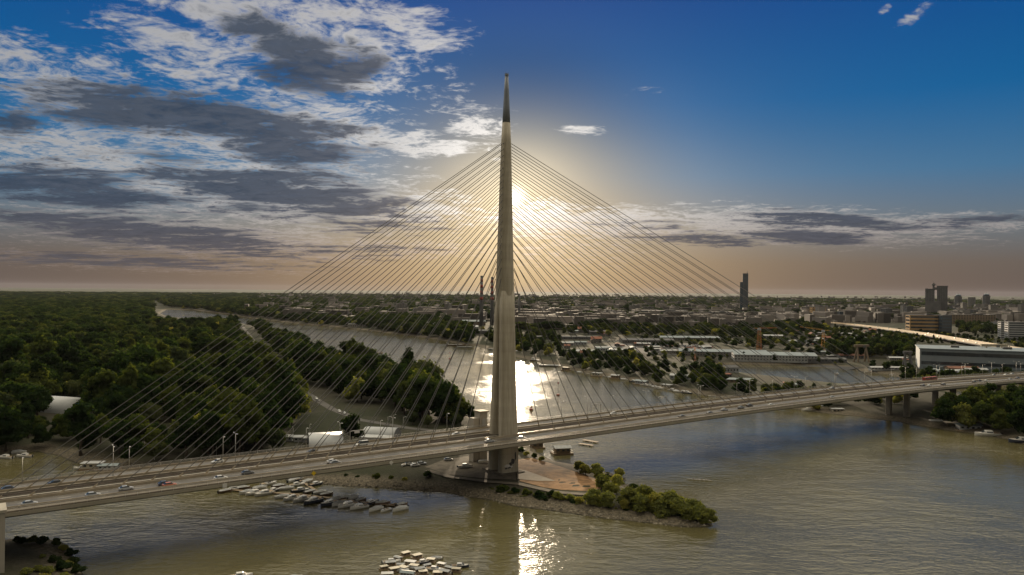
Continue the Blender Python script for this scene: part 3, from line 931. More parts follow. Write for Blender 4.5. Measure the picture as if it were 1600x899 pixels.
# the pale trail that leaves the river road on the left
TRAIL = [gp(x, y, 4.5) for x, y in [(378, 520), (340, 545), (300, 572), (270, 590)]]
keep &= path_d(P2, TRAIL) > 8
strip("forest_trail", TRAIL, 6.0, MATS["grey_gravel"])
_pp = np.array([proj((x, y, 4.5)) for x, y in P2])
keep &= ~((_pp[:, 0] > 236) & (_pp[:, 0] < 445) & (_pp[:, 1] < 508))
isl = cand[keep]
EXTRA_PX = [(549, 693, 1.05, 0), (404, 704, 1.05, 0), (428, 706, .8, 2), (645, 664, .7, 2), (668, 668, .6, 2), (720, 664, .7, 0), (712, 668, .6, 2), (735, 660, .65, 0)]
FAR_ZONES = [  # right bank and town: zone, spacing, share kept, size
    ([(380, 470), (600, 470), (700, 480), (700, 528), (640, 522), (585, 514), (520, 508), (455, 502), (390, 494), (330, 486)], 22, .8, 1.15),
    ([(560, 500), (660, 505), (665, 524), (600, 517)], 13, .95, 1.35),
    ([(672, 512), (735, 515), (740, 537), (690, 529)], 13, .9, 1.1),
    ([(740, 520), (870, 525), (880, 560), (832, 556), (770, 541)], 17, .5, .9),
    ([(868, 560), (990, 556), (1005, 572), (1010, 592), (960, 586), (925, 580), (885, 572), (868, 566)], 13, .65, .72),
    ([(1000, 574), (1090, 580), (1105, 612), (1070, 606), (1030, 602), (1000, 594)], 13, .5, .72),
    ([(1080, 582), (1125, 584), (1140, 622), (1100, 614)], 11, .75, .85),
    ([(1150, 612), (1250, 616), (1330, 626), (1310, 642), (1240, 635), (1160, 624)], 10, .75, .75),
    ([(900, 500), (1190, 504), (1190, 530), (1060, 528), (880, 525)], 22, .55, 1.0),
    ([(1190, 512), (1290, 500), (1290, 516), (1200, 530)], 24, .5, 1.0),
    ([(1290, 545), (1420, 540), (1440, 562), (1300, 560)], 13, .75, 1.1),
    ([(1355, 572), (1430, 574), (1440, 590), (1415, 586), (1360, 579)], 12, .6, .6),
    ([(1410, 590), (1600, 588), (1640, 596), (1560, 602), (1480, 606), (1412, 600)], 11, .75, .65),
    ([(1470, 618), (1640, 632), (1720, 640), (1720, 712), (1600, 689), (1530, 673), (1480, 666), (1450, 652)], 9.5, .92, 1.05),
    ([(1330, 615), (1450, 625), (1440, 655), (1395, 650), (1340, 645)], 9, .55, .7),
    ([(1380, 515), (1600, 533), (1600, 545), (1440, 538), (1380, 530)], 15, .55, .5),
    ([(1490, 508), (1600, 512), (1600, 530), (1500, 522)], 20, .6, 1.0),
    ([(1180, 478), (1600, 480), (1600, 506), (1480, 506), (1290, 498), (1180, 500)], 48, .4, 1.2),
    ([(380, 460), (780, 464), (780, 500), (640, 500), (420, 474)], 60, .5, 1.3),
    ([(800, 466), (1180, 466), (1180, 500), (880, 520), (800, 520)], 55, .42, 1.3),
    ([(-260, 456.5), (400, 460), (400, 470), (250, 470), (120, 466), (-260, 468.5)], 85, .7, 1.9),
    ([(245, 470), (400, 470), (400, 496), (345, 487.5), (262, 480.5)], 30, .85, 1.2),
    ([(1180, 505), (1300, 512), (1290, 546), (1190, 535)], 26, .55, .6),
    ([(1130, 562), (1290, 565), (1350, 571), (1290, 571.5), (1180, 569)], 16, .35, .45),
    ([(1005, 548), (1120, 560), (1290, 565), (1285, 572), (1130, 568), (1010, 568)], 15, .5, .6),
    ([(1110, 508), (1290, 510), (1430, 528), (1420, 560), (1280, 560), (1120, 540)], 21, .5, .62),
    ([(1000, 530), (1120, 530), (1110, 545), (1005, 548)], 22, .4, .55),
    ([(1180, 467), (1700, 473), (1700, 482), (1180, 478)], 110, .6, 1.9),
]
town = []
for i, (z, sp, kp, sz) in enumerate(FAR_ZONES):
    p = scatter(zone(z), sp, 100 + i)
    p = p[RNG.random(len(p)) < kp]
    if len(p): town.append(np.column_stack([p, np.full(len(p), sz), np.full(len(p), i)]))
town = np.concatenate(town)
bd = np.abs((town[:, :2] - P0) @ NRM)
town = town[(land_d(town[:, :2]) > 4) & ~((bd < 26) & ((town[:, :2] - P0) @ DIR > 300))]
HIGHWAY_PX = [(1283, 503), (1330, 507), (1380, 513), (1440, 521), (1500, 531), (1560, 541), (1640, 553)]
HIGHWAY = [gp(x, y, 11.0) for x, y in HIGHWAY_PX]
town = town[path_d(town[:, :2], HIGHWAY) > 20]
CLEAR = []      # footprints that keep trees away, filled by (centre, radius)
def clear_of(px, py, r): CLEAR.append((gp(px, py, 4.5)[:2], r))
for a in [(671, 512, 28), (730, 512, 32), (752, 511, 14), (768, 511, 14), (1135, 581, 12), (1455, 510, 75), (1582, 530, 45), (1520, 560, 95), (1600, 566, 80), (1280, 495, 60), (1165, 487, 45), (1150, 592, 12)]:
    clear_of(*a)
for c, r in CLEAR:
    town = town[np.linalg.norm(town[:, :2] - c, axis=1) > r]

recs = []       # x, y, scale, kind index, region
for x, y, sp in isl:
    sc = RNG.uniform(.85, 1.5) * (1.15 + .45 * math.sin(x * .043 + 1.7 * math.sin(y * .021)) * math.sin(y * .037 + x * .011))
    if sp > 14: sc *= sp / 17.0
    qx, qy = proj((x, y, 4.5))
    if 225 < qx < 530 and qy < 540: sc *= .62
    if 55 < qx < 160 and 660 < qy < 702: sc *= .55
    recs.append((x, y, sc if sp < 30 else 1.4, int(RNG.choice([0, 0, 0, 1, 1, 1, 2, 2, 2, 3, 3, 3, 0, 1, 3, 5, 5, 4])), 'island', sp))
for px, py, sc, k in EXTRA_PX:
    p = on(px, py); recs.append((p[0], p[1], sc, k, 'tents', 9))
for x, y, sz, zi in town:
    recs.append((x, y, sz * RNG.uniform(.75, 1.15), int(RNG.choice([0, 0, 1, 1, 2, 2, 3, 3, 0, 1, 4, 5])), 'bank', FAR_ZONES[int(zi)][1]))
def key(r): return -(r[2] if r[5] < 20 else r[2] * .3) / math.hypot(r[0], r[1])
def inframe(r):
    x, y = proj((r[0], r[1], 14)); return -15 < x < 1615
recs = [r for r in recs if inframe(r) or r[5] < 15]
recs.sort(key=lambda r: (0 if r[4] == 'tents' else 1, 0 if inframe(r) else 1, key(r)))
NEAR, REST = recs[:275], recs[275:]
KW = {0: '', 1: '', 2: ' grey-green', 3: '', 4: ' pale willow-like', 5: ' slender'}
SIZEW = lambda s: ("small" if s < .8 else ("tall" if s > 1.0 else "mid-sized")) + KW[int(k)]
for x, y, sc, k, reg, sp in NEAR:
    pr = TREES[k]
    px, py = proj((x, y, 10))
    if reg == 'tents':
        lab = "%s leafy tree standing by the white tents and park road beyond the bridge" % SIZEW(sc); grp = "trees by the tents"
        if abs(px - 549) < 8: lab = "large round dark green tree between the two white tents beyond the bridge"
        elif abs(px - 404) < 10: lab = "full round tree at the forest edge, left of the left white tent"
    elif reg == 'island':
        if np.hypot(x - HALL_C[0], y - HALL_C[1]) < 75: lab = "%s leafy tree in the forest round the blue and white arched hall" % SIZEW(sc)
        elif px < 200 and py > 655: lab = "%s tree on the wooded shore behind the left end of the bridge" % SIZEW(sc)
        elif px < 430: lab = "%s leafy tree in the dense forest left of the park road" % SIZEW(sc)
        else: lab = "%s leafy tree in the belt between park road and river" % SIZEW(sc)
        grp = "trees of the island forest"
    else:
        if px > 1430: lab = "%s tree on the right bank below the bridge deck" % SIZEW(sc)
        elif px > 1120: lab = "%s leafy tree on the spit between river and inlet, behind the bridge" % SIZEW(sc)
        else: lab = "%s leafy tree along the far river bank right of the pylon" % SIZEW(sc)
        grp = "trees of the right bank"
    s3 = (sc * RNG.uniform(.95, 1.15), sc * RNG.uniform(.95, 1.15), sc * RNG.uniform(.88, 1.12))
    pr.place((x, y, gz(x, y) - .15), RNG.uniform(0, 6.28), s3, lab, "tree", grp)
# willows and bushes on the tip of the peninsula
TIP = [(915, 742, .55, 'w', 0), (932, 746, .62, 'w', 1), (950, 752, .7, 'b', 1), (940, 764, .7, 'w', 0), (965, 762, .62, 'w', 0), (955, 772, .5, 'w', 1), (925, 788, .62, 'w', 1), (948, 793, .72, 'w', 0), (985, 790, .75, 'w', 1),
       (1005, 783, .72, 'w', 0), (1000, 800, .72, 'w', 1), (1022, 795, .7, 'w', 0), (1035, 806, .8, 'w', 0), (1050, 799, .78, 'w', 1), (1062, 808, .72, 'w', 0), (1036, 818, .85, 'w', 1), (1078, 812, .78, 'w', 1),
       (1092, 814, .72, 'w', 0), (1104, 817, .55, 'w', 1), (1075, 821, .62, 'w', 0), (1055, 793, .5, 'w', 0), (905, 786, .7, 'b', 0), (890, 782, .75, 'b', 0), (872, 780, .85, 'b', 0), (862, 776, .6, 'b', 1),
       (822, 775, .65, 'b', 1), (805, 772, .6, 'b', 1), (786, 768, .5, 'b', 1), (770, 768, .45, 'b', 0), (905, 735, .5, 'w', 0), (968, 748, .5, 'w', 1), (975, 796, .5, 'w', 0), (1012, 806, .5, 'w', 1),
       (822, 712, .6, 'b', 0), (834, 716, .55, 'b', 1), (846, 720, .6, 'b', 0), (815, 706, .6, 'b', 1), (668, 745, .6, 'b', 1), (590, 750, .7, 'b', 1), (560, 752, .6, 'b', 1), (610, 752, .55, 'b', 1), (540, 750, .6, 'b', 1), (632, 752, .5, 'b', 0),
       (520, 751, .5, 'b', 1), (575, 756, .45, 'b', 1), (815, 780, .4, 'b', 0), (840, 778, .5, 'b', 1)]
nb = 0
for px, py, sc, kd, k in TIP:
    p = on(px, py)
    if kd == 'w':
        lab = "%s pale green willow in the thicket on the tip of the peninsula" % ("small" if sc < .6 else "bushy")
        WILLOW[k].place((p[0], p[1], p[2] - .1), RNG.uniform(0, 6), (sc * 1.15, sc * 1.15, sc), lab, "tree", "willows of the peninsula tip")
    else:
        if px < 700: lab = "low dark bush on the shaded embankment under the bridge deck"
        elif px > 850: lab = "low yellow-green bush between the sand lot and the water"
        elif py < 730: lab = "low bush at the water's edge behind the foot of the pylon"
        else: lab = "low bush on the stony bank in front of the pylon"
        BUSH[k].place((p[0], p[1], p[2] - .1), RNG.uniform(0, 6), sc * 1.1, lab, "bush", "bushes on the embankment")
# bushes on the near bank, bottom left
NB = [(36, 850, .55), (52, 848, .6), (68, 850, .65), (86, 853, .6), (100, 860, .6), (110, 870, .65), (116, 884, .7), (120, 897, .7), (96, 893, .8), (75, 897, .75), (60, 893, .6), (84, 880, .6), (105, 885, .6), (40, 899, .7), (25, 848, .5), (66, 872, .4), (70, 910, .8), (100, 908, .8)]
for px, py, sc in NB:
    p = on(px, py, 1.5)
    BUSH[int(RNG.integers(0, 2))].place((p[0], p[1], p[2] - .1), RNG.uniform(0, 6), sc, "low shrub on the near bank in the bottom left corner" if px > 45 else "low shrub beside the pier on the near bank, bottom left", "bush", "shrubs of the near bank")

# scrub along the banks of the peninsula: ragged, no two alike
q = np.random.default_rng(61)
for (x0, y0, x1, y1, n) in ((760, 772, 1000, 806, 22), (905, 727, 975, 748, 8), (990, 806, 1110, 818, 14), (520, 752, 760, 775, 14), (930, 745, 1060, 785, 12)):
    for i in range(n):
        f = (i + q.uniform(0, 1)) / n
        p = on(x0 + (x1 - x0) * f, y0 + (y1 - y0) * f + q.uniform(-7, 2))
        if land_d(np.array([p[:2]]))[0] < 1.0: continue
        s_ = q.uniform(.25, .75)
        BUSH[int(q.integers(0, 2))].place((p[0], p[1], p[2] - .15), q.uniform(0, 6), (s_ * q.uniform(.8, 1.7), s_ * q.uniform(.8, 1.4), s_ * q.uniform(.6, 1.3)), "ragged scrub clinging to the stony bank of the peninsula" if x0 < 900 and x0 > 700 else ("ragged scrub on the bank under the deck" if x0 < 700 else "ragged scrub between the willows on the peninsula tip"), "bush", "scrub of the peninsula")
# loose stones of the bank, far too many to count
V = []; F = []
shore = np.array(W(ISLAND)); seg = shore[8:28]
for a, b in zip(seg[:-1], seg[1:]):
    L = np.linalg.norm(b - a)
    for i in range(int(L * 5.0)):
        c = a + (b - a) * q.random() + q.normal(size=2) * 4.5
        d_ = land_d(c[None])[0]
        if d_ < -1.2 or d_ > 11: continue
        r = q.uniform(.22, .75) * (1.3 if d_ < 2 else .9); o = len(V); h = gz(c[0], c[1])
        for dx, dy, dz in ((1, 0, 0), (-1, 0, 0), (0, 1, 0), (0, -1, 0), (0, 0, 1), (0, 0, -1)):
            V.append((c[0] + dx * r * q.uniform(.7, 1.3), c[1] + dy * r * q.uniform(.7, 1.3), h + dz * r * q.uniform(.5, .9)))
        for f in ((0, 2, 4), (2, 1, 4), (1, 3, 4), (3, 0, 4), (2, 0, 5), (1, 2, 5), (3, 1, 5), (0, 3, 5)): F.append([o + k for k in f])
tag(link("bank_stones", np_mesh("bank_stones", V, F, mat("bank_stone", (0.17, 0.15, 0.115), 0.9, var=0.35, scale=0.6, island=0.5))), kind='stuff')

def instancer(name, pts, protos, label_kind):
    """a wood that reads as one mass: one object, its trees set on points"""
    n = len(pts)
    me = bpy.data.meshes.new(name)
    me.vertices.add(n)
    P = np.array([(p[0], p[1]) for p in pts]); H = height(P)
    me.vertices.foreach_set('co', np.column_stack([P, H - .2]).astype(np.float32).ravel())
    for nm, typ, arr in (("spin", 'FLOAT', np.array([RNG.uniform(0, 6.28) for _ in pts])), ("kind", 'INT', np.array([p[3] for p in pts]))):
        a = me.attributes.new(nm, typ, 'POINT'); a.data.foreach_set('value', arr.astype(np.int32 if typ == 'INT' else np.float32))
    sc = np.array([[p[2] * RNG.uniform(.9, 1.15) * (p[5] / 16.0 if p[5] > 20 else 1.0), p[2] * RNG.uniform(.9, 1.15) * (p[5] / 16.0 if p[5] > 20 else 1.0), min(p[2], 1.35) * RNG.uniform(.85, 1.12)] for p in pts], np.float32)
    a = me.attributes.new("size", 'FLOAT_VECTOR', 'POINT'); a.data.foreach_set('vector', sc.ravel())
    me.update()
    o = link(name, me)
    ng = bpy.data.node_groups.new(name, 'GeometryNodeTree')
    ng.interface.new_socket(name="Geometry", in_out='INPUT', socket_type='NodeSocketGeometry')
    ng.interface.new_socket(name="Geometry", in_out='OUTPUT', socket_type='NodeSocketGeometry')
    gi = ng.nodes.new('NodeGroupInput'); go = ng.nodes.new('NodeGroupOutput')
    def attr(nm, typ):
        x = ng.nodes.new('GeometryNodeInputNamedAttribute'); x.data_type = typ; x.inputs['Name'].default_value = nm
        return next(s for s in x.outputs if s.enabled and s.name == 'Attribute')
    jn = ng.nodes.new('GeometryNodeGeometryToInstance')
    for pr in reversed(protos):
        oi = ng.nodes.new('GeometryNodeObjectInfo'); oi.inputs['Object'].default_value = pr; oi.transform_space = 'ORIGINAL'
        ng.links.new(oi.outputs['Geometry'], jn.inputs[0])
    iop = ng.nodes.new('GeometryNodeInstanceOnPoints')
    ng.links.new(gi.outputs[0], iop.inputs['Points']); ng.links.new(jn.outputs[0], iop.inputs['Instance'])
    iop.inputs['Pick Instance'].default_value = True
    ng.links.new(attr("kind", 'INT'), iop.inputs['Instance Index'])
    cx = ng.nodes.new('ShaderNodeCombineXYZ'); ng.links.new(attr("spin", 'FLOAT'), cx.inputs[2])
    ng.links.new(cx.outputs[0], iop.inputs['Rotation'])
    ng.links.new(attr("size", 'FLOAT_VECTOR'), iop.inputs['Scale'])
    ng.links.new(iop.outputs[0], go.inputs[0])
    md = o.modifiers.new("trees", 'NODES'); md.node_group = ng
    return tag(o, kind='stuff')
def crown_obj(proto):
    return next(o for o in COL.objects if o.type == 'MESH' and o.data == proto.crown)
CR = [crown_obj(p) for p in TREES]
instancer("forest", [r for r in REST if r[4] == 'island'], CR, 'island')
instancer("woods", [r for r in REST if r[4] != 'island'], CR, 'bank')
print("trees: individuals", len(NEAR), "rest", len(REST))
# ------------------------------------------------------------------ buildings
M_pale = mat("pale_render", (0.24, 0.225, 0.205), 0.8, var=0.15, scale=0.03, rand=0.35)
M_white = mat("white_cladding", (0.34, 0.35, 0.36), 0.6, var=0.12, scale=0.05)
M_brown = mat("brown_cladding", (0.20, 0.15, 0.10), 0.7, var=0.2, scale=0.04, rand=0.2)
M_roof = mat("grey_flat_roof", (0.11, 0.11, 0.115), 0.85, var=0.3, scale=0.05, rand=0.2)
M_redroof = mat("clay_tile_roof", (0.23, 0.10, 0.065), 0.85, var=0.3, scale=0.1, rand=0.25)
M_glass = mat("dark_window_glass", (0.035, 0.045, 0.055), 0.12, var=0.3, scale=0.2, spec=0.6)
M_bluegl = mat("blue_curtain_wall", (0.035, 0.06, 0.085), 0.15, var=0.25, scale=0.03, spec=0.6)
M_dconc = mat("weathered_concrete", (0.12, 0.12, 0.122), 0.85, var=0.2, scale=0.05)
M_ochre = mat("ochre_render", (0.40, 0.26, 0.12), 0.8, var=0.2, scale=0.04)
M_bluem = mat("blue_membrane", (0.05, 0.17, 0.26), 0.5, var=0.12, scale=0.1)
M_memb = mat("white_membrane", (0.36, 0.375, 0.39), 0.45, var=0.08, scale=0.15)
M_tealr = mat("pale_sheet_roof", (0.14, 0.175, 0.19), 0.5, var=0.2, scale=0.04)
M_red = mat("red_paint", (0.24, 0.035, 0.025), 0.6, var=0.2, scale=0.3)
M_yel = mat("crane_yellow", (0.50, 0.27, 0.05), 0.6, var=0.2, scale=0.3)
M_ora = mat("crane_orange", (0.45, 0.16, 0.05), 0.6, var=0.2, scale=0.3)
M_beige = mat("beige_crane_paint", (0.40, 0.34, 0.24), 0.6, var=0.15, scale=0.2)

def windows(mb, w, d, h, floors, frac=.5, z0=1.2, cols=0, proud=.06):
    """recess-coloured ribbons or windows set a hand's breadth proud of the wall"""
    fh = (h - z0) / floors
    for k in range(floors):
        z = z0 + fh * (k + .52)
        if cols == 0:
            mb.box((0, -d / 2 - proud / 2, z), (w * .95, proud, fh * frac)); mb.box((0, d / 2 + proud / 2, z), (w * .95, proud, fh * frac))
            mb.box((-w / 2 - proud / 2, 0, z), (proud, d * .86, fh * frac)); mb.box((w / 2 + proud / 2, 0, z), (proud, d * .86, fh * frac))
        else:
            for c in range(cols):
                x = -w / 2 + w * (c + .5) / cols
                for y in (-d / 2 - proud / 2, d / 2 + proud / 2):
                    mb.box((x, y, z), (w / cols * .5, proud, fh * frac))
            nc = max(1, int(cols * d / w))
            for c in range(nc):
                y = -d / 2 + d * (c + .5) / nc
                for x in (-w / 2 - proud / 2, w / 2 + proud / 2):
                    mb.box((x, y, z), (proud, d / nc * .5, fh * frac))
def block(name, w, d, h, floors, wall, roof=M_roof, glass=M_glass, frac=.5, cols=0, pent=True):
    e = empty(name)
    mb = MB(); mb.box((0, 0, h / 2 - 1), (w, d, h + 2)); mb.build("wall", wall, e)
    mb = MB(); windows(mb, w, d, h, floors, frac, cols=cols); mb.build("windows", glass, e)
    mb = MB(); mb.box((0, 0, h + .35), (w + .7, d + .7, .7))
    r = mb.build("roof", roof, e)
    if pent:
        mb = MB(); mb.box((w * .15, 0, h + 2.1), (w * .22, d * .4, 2.8)); mb.build("plant_room", roof, r)
    return e
def gable(name, w, d, h, rise, wall, roof):
    e = empty(name)
    mb = MB(); mb.loft([[(-w / 2, -d / 2, -1), (-w / 2, d / 2, -1), (-w / 2, d / 2, h), (-w / 2, 0, h + rise), (-w / 2, -d / 2, h)],
                        [(w / 2, -d / 2, -1), (w / 2, d / 2, -1), (w / 2, d / 2, h), (w / 2, 0, h + rise), (w / 2, -d / 2, h)]])
    mb.build("wall", wall, e)
    mb = MB(); o = .5; th = .35; sl = rise / (d / 2)
    for q in (-1, 1):
        ye, ze = q * (d / 2 + o), h - o * sl
        mb.loft([[(-w / 2 - o, 0, h + rise + .06), (-w / 2 - o, ye, ze + .06), (-w / 2 - o, ye, ze + .06 + th), (-w / 2 - o, 0, h + rise + .06 + th)],
                 [(w / 2 + o, 0, h + rise + .06), (w / 2 + o, ye, ze + .06), (w / 2 + o, ye, ze + .06 + th), (w / 2 + o, 0, h + rise + .06 + th)]])
    mb.build("roof", roof, e)
    mb = MB(); windows(mb, w, d, h, max(1, int(h / 3.2)), .42, .6, max(2, int(w / 4)), .08)
    mb.build("windows", M_glass, e)
    return e
def vault(name, w, d, h, wall, skin, n=12):
    """a barrel-vaulted hall lying along x"""
    e = empty(name)
    arc = [(d / 2 * math.cos(math.pi * i / n), h * math.sin(math.pi * i / n) ** .95) for i in range(n + 1)]
    mb = MB(); mb.smooth = True
    mb.loft([[(-w / 2, y, z) for y, z in arc], [(w / 2, y, z) for y, z in arc], [(w / 2 - .01, y * .985, z * .98) for y, z in arc]], False, False, closed=False)
    mb.build("roof", skin, e)
    for q in (-1, 1):
        mb = MB(); x = q * (w / 2 - .3)
        mb.loft([[(x - .1, y * .985, z * .98) for y, z in arc], [(x + .1, y * .985, z * .98) for y, z in arc]])
        mb.build("end_wall", wall, e)
    return e
def put(e, px, py, rz=0.0, sc=1.0, z=None):
    p = on(px, py); e.location = (p[0], p[1], p[2] - .2); e.rotation_euler = (0, 0, rz); e.scale = (sc,) * 3 if not isinstance(sc, tuple) else sc
    return p
def dist_at(px, py): return float(gp(px, py, 4.5)[1])

# heating-plant chimneys
def chimney(px, py, top, label, r0, bands):
    p = on(px, py); d = p[1]
    h = 95 + (453.3 + (px - 800) * .00875 - top) * d / FPX - p[2]
    e = empty("chimney", (p[0], p[1], p[2])); e.rotation_euler = (0, 0, 0.3)
    mb = MB(); mb.smooth = True; mb.tube((0, 0, -1), (0, 0, h), r0, r0 * .62, 14); mb.build("stack", M_dconc, e)  # on the banded pair this dark tone imitates a backlit silhouette
    if bands:
        for k in range(4):
            z0, z1 = h * (.52 + .12 * k), h * (.58 + .12 * k)
            f = lambda z: r0 * (1 - .38 * z / h) + .12
            mb = MB(); mb.smooth = True; mb.tube((0, 0, z0), (0, 0, z1), f(z0), f(z1), 14); mb.build("red_band", M_red, e)
    for k in (.5, .98):
        mb = MB(); mb.tube((0, 0, h * k - .5), (0, 0, h * k + .5), r0 * (1 - .38 * k) + .9, r0 * (1 - .38 * k) + .9, 14); mb.build("gallery", M_dconc, e)
    return tag(e, label, "chimney", "heating plant chimneys")
chimney(752, 510, 431, "left one of two tall backlit chimneys with red bands, further from the pylon", 5.2, True)
chimney(768.5, 508, 433, "tall backlit chimney with red bands close beside the pylon's left edge", 5.2, True)
chimney(811, 499, 459, "plain grey chimney just right of the pylon, lower than the banded pair", 4.6, False)

# tall glass tower with a lower shoulder
p = on(1163, 488); e = empty("office_tower", (p[0], p[1], p[2] - .5), -.25)
tag(e, "very tall dark glass tower with a lower shoulder, alone right of the cables", "skyscraper")
k = p[1] / FPX
H1, H2 = 95 + 27.5 * k, 95 + 14 * k
mb = MB(); mb.box((1.2 * k, 0, H1 / 2), (8.2 * k, 30, H1)); mb.build("main_shaft", M_bluegl, e)
mb = MB(); mb.box((-4.9 * k, 0, H2 / 2), (4.0 * k, 26, H2)); mb.build("shoulder", M_bluegl, e)
mb = MB(); windows(mb, 8.2 * k, 30, H1, 38, .30, 6, 0, .25); o = mb.build("floor_bands", M_dconc, e); o.location = (1.2 * k, 0, 0)
mb = MB(); mb.tube((4.4 * k, 0, H1 - 1), (4.4 * k, 0, H1 + 4 * k), .9, .6, 6); mb.tube((4.4 * k, 0, H1 + 2.2 * k), (2.4 * k, 0, H1 + .6 * k), .5, .5, 5); mb.build("roof_crane", M_dconc, e)

# twin gate towers with a bridge and a round top
p = on(1462, 496); e = empty("twin_tower", (p[0], p[1], p[2] - .5), -.49)
tag(e, "twin concrete towers joined by a high bridge, with a round restaurant on top", "tower block")
k = p[1] / FPX
hA, hB = 95 + 6 * k, 95 + 9.5 * k
for x, w, h in ((-8.2 * k, 13 * k, hA), (8.8 * k, 14.5 * k, hB)):
    mb = MB(); mb.box((x, 0, h / 2), (w, 26, h)); mb.build("tower", M_dconc, e)
    mb = MB(); windows(mb, w, 26, h, 28, .35, 5, 6, .3); o = mb.build("windows", M_glass, e); o.location = (x, 0, 0)
mb = MB(); mb.box((-8.2 * k - 4.5 * k, 0, hA * .98), (4.2 * k, 28, 6)); mb.box((8.8 * k, 0, hB + 1.5), (15.6 * k, 28, 3)); mb.build("cornice", M_dconc, e)
mb = MB(); mb.box((.6 * k, 0, hB - 8), (6 * k, 10, 9)); mb.build("link_bridge", M_dconc, e)
mb = MB(); mb.tube((-3.2 * k, 0, 0), (-3.2 * k, 0, hB + 5 * k), 1.6 * k, 1.5 * k, 12)
mb.tube((-3.2 * k, 0, hB + 1.6 * k), (-3.2 * k, 0, hB + 2.7 * k), 1.7 * k, 3.2 * k, 14); mb.tube((-3.2 * k, 0, hB + 2.7 * k), (-3.2 * k, 0, hB + 4.0 * k), 3.2 * k, 2.6 * k, 14)
mb.tube((-3.2 * k, 0, hB + 5 * k), (-3.2 * k, 0, hB + 9 * k), .35 * k, .1 * k, 6); mb.build("restaurant_turret", M_dconc, e)
mb = MB(); mb.box((-3.5 * k, -16, 30), (22 * k, 12, 62)); mb.build("podium_block", M_dconc, e)

# three round-capped residential towers on the skyline
for px, base, top, dome, lab in ((1497, 481, 460.5, True, "round-capped residential tower nearest the twin towers"), (1518, 481, 465.5, False, "flat-topped pink residential tower between two round-capped ones"), (1541, 482, 459.5, True, "round-capped residential tower furthest right on the skyline")):
    p = on(px, base); k = p[1] / FPX
    e = empty("residential_tower", (p[0], p[1], p[2] - .5), .4)
    tag(e, lab, "tower block", "round-capped towers on the skyline")
    hy = 453.3 + (px - 800) * .00875
    h = 95 + (hy - top) * k - (4 * k if dome else 0)
    mb = MB(); mb.loft([sup(0, 0, 5 * k, 5 * k, z, 12, 2.6) for z in (0, h)]); mb.build("wall", M_dconc if dome else M_pale, e)
    mb = MB()
    for j in range(20):
        z = 4 + (h - 6) * j / 20
        mb.loft([sup(0, 0, 5 * k + .3, 5 * k + .3, zz, 12, 2.6) for zz in (z, z + 1.4)])
    mb.build("windows", M_glass, e)
    if dome:
        mb = MB(); mb.smooth = True
        mb.loft([sup(0, 0, 4.4 * k * c, 4.4 * k * c, h + zz * k, 12, 2) for c, zz in ((1, 0), (1, 1.6), (.8, 2.9), (.4, 3.7), (.05, 4.0))]); mb.build("dome_roof", M_bluegl, e)
        mb = MB(); mb.tube((0, 0, h + 3.6 * k), (0, 0, h + 5.2 * k), 1.2, .6, 6); mb.build("mast", M_dconc, e)

# office with sunlit ribbon facade
def from_px(name, px0, px1, base, top, depth, floors, wall, glass, label, cat="office block", rz=0.0, frac=.5, cols=0, group=None, roof=M_roof):
    cx = (px0 + px1) / 2; p = on(cx, base); k = p[1] / FPX
    w = (px1 - px0) * k; hy = 453.3 + (cx - 800) * .00875
    h = 95 - (top - hy) * k - p[2]
    e = block(name, w / max(.3, math.cos(rz)), depth, h, floors, wall, roof, glass, frac, cols)
    e.location = (p[0], p[1] + depth / 2, p[2] - .2); e.rotation_euler = (0, 0, rz)
    tag(e, label, cat, group)
    return e, h, w
from_px("office_block", 1424, 1473, 521, 493, 26, 5, M_ochre, M_glass, "wide ochre office block with dark window ribbons beside the highway", rz=-.12)
from_px("office_block", 1473.5, 1488, 522, 493, 30, 6, M_bluegl, M_glass, "dark glass office block joined to the right end of the ochre one", rz=-.12)
from_px("apartment_block", 1566, 1580, 530, 503, 16, 8, M_white, M_glass, "white striped apartment block near the right edge, left half of a pair", "apartment block", rz=-.2, frac=.42)
from_px("apartment_block", 1581, 1650, 533, 504, 18, 8, M_white, M_glass, "long white striped apartment block running out at the right edge", "apartment block", rz=-.2, frac=.42)
from_px("office_block", 1269, 1290, 497, 480, 24, 6, M_ochre, M_glass, "square orange office block at the far end of the highway", frac=.4, cols=5)
from_px("apartment_block", 1411, 1416, 499, 477, 20, 14, M_pale, M_glass, "narrow pale slab tower left of the twin towers", "apartment block", frac=.4)
from_px("apartment_block", 1417, 1427, 500, 479, 20, 12, M_dconc, M_glass, "dark slab tower left of the twin towers, beside the narrow pale one", "apartment block", frac=.4)
from_px("apartment_block", 1076, 1085, 507, 489, 14, 8, M_pale, M_glass, "narrow pale block catching the sun behind the cables", "apartment block", frac=.4)
from_px("office_block", 943, 952, 502, 487, 30, 7, M_dconc, M_glass, "dark grey slab, left of three set side by side behind the right cables", "office block", group="dark slabs behind the cables", frac=.45)
from_px("office_block", 954, 963, 502, 488, 30, 7, M_dconc, M_glass, "dark grey slab, middle one of three side by side behind the right cables", "office block", group="dark slabs behind the cables", frac=.45)
from_px("office_block", 966, 979, 502, 489, 30, 7, M_bluegl, M_glass, "bluish slab, right one of three side by side behind the right cables", "office block", group="dark slabs behind the cables", frac=.45)
from_px("office_block", 1000, 1075, 500, 486, 50, 6, M_dconc, M_glass, "very long grey office slab behind the right cables", frac=.45)
from_px("office_block", 1112, 1140, 505, 488, 40, 6, M_dconc, M_glass, "low dark office block left of the tall glass tower", frac=.45)
from_px("apartment_block", 1366, 1386, 489, 481, 20, 6, M_pale, M_glass, "pinkish long apartment block far behind the highway", "apartment block", frac=.42, cols=10)
from_px("office_block", 1313, 1330, 500, 487, 24, 7, M_bluegl, M_glass, "blue glass block beyond the highway, right of the orange one", frac=.4)
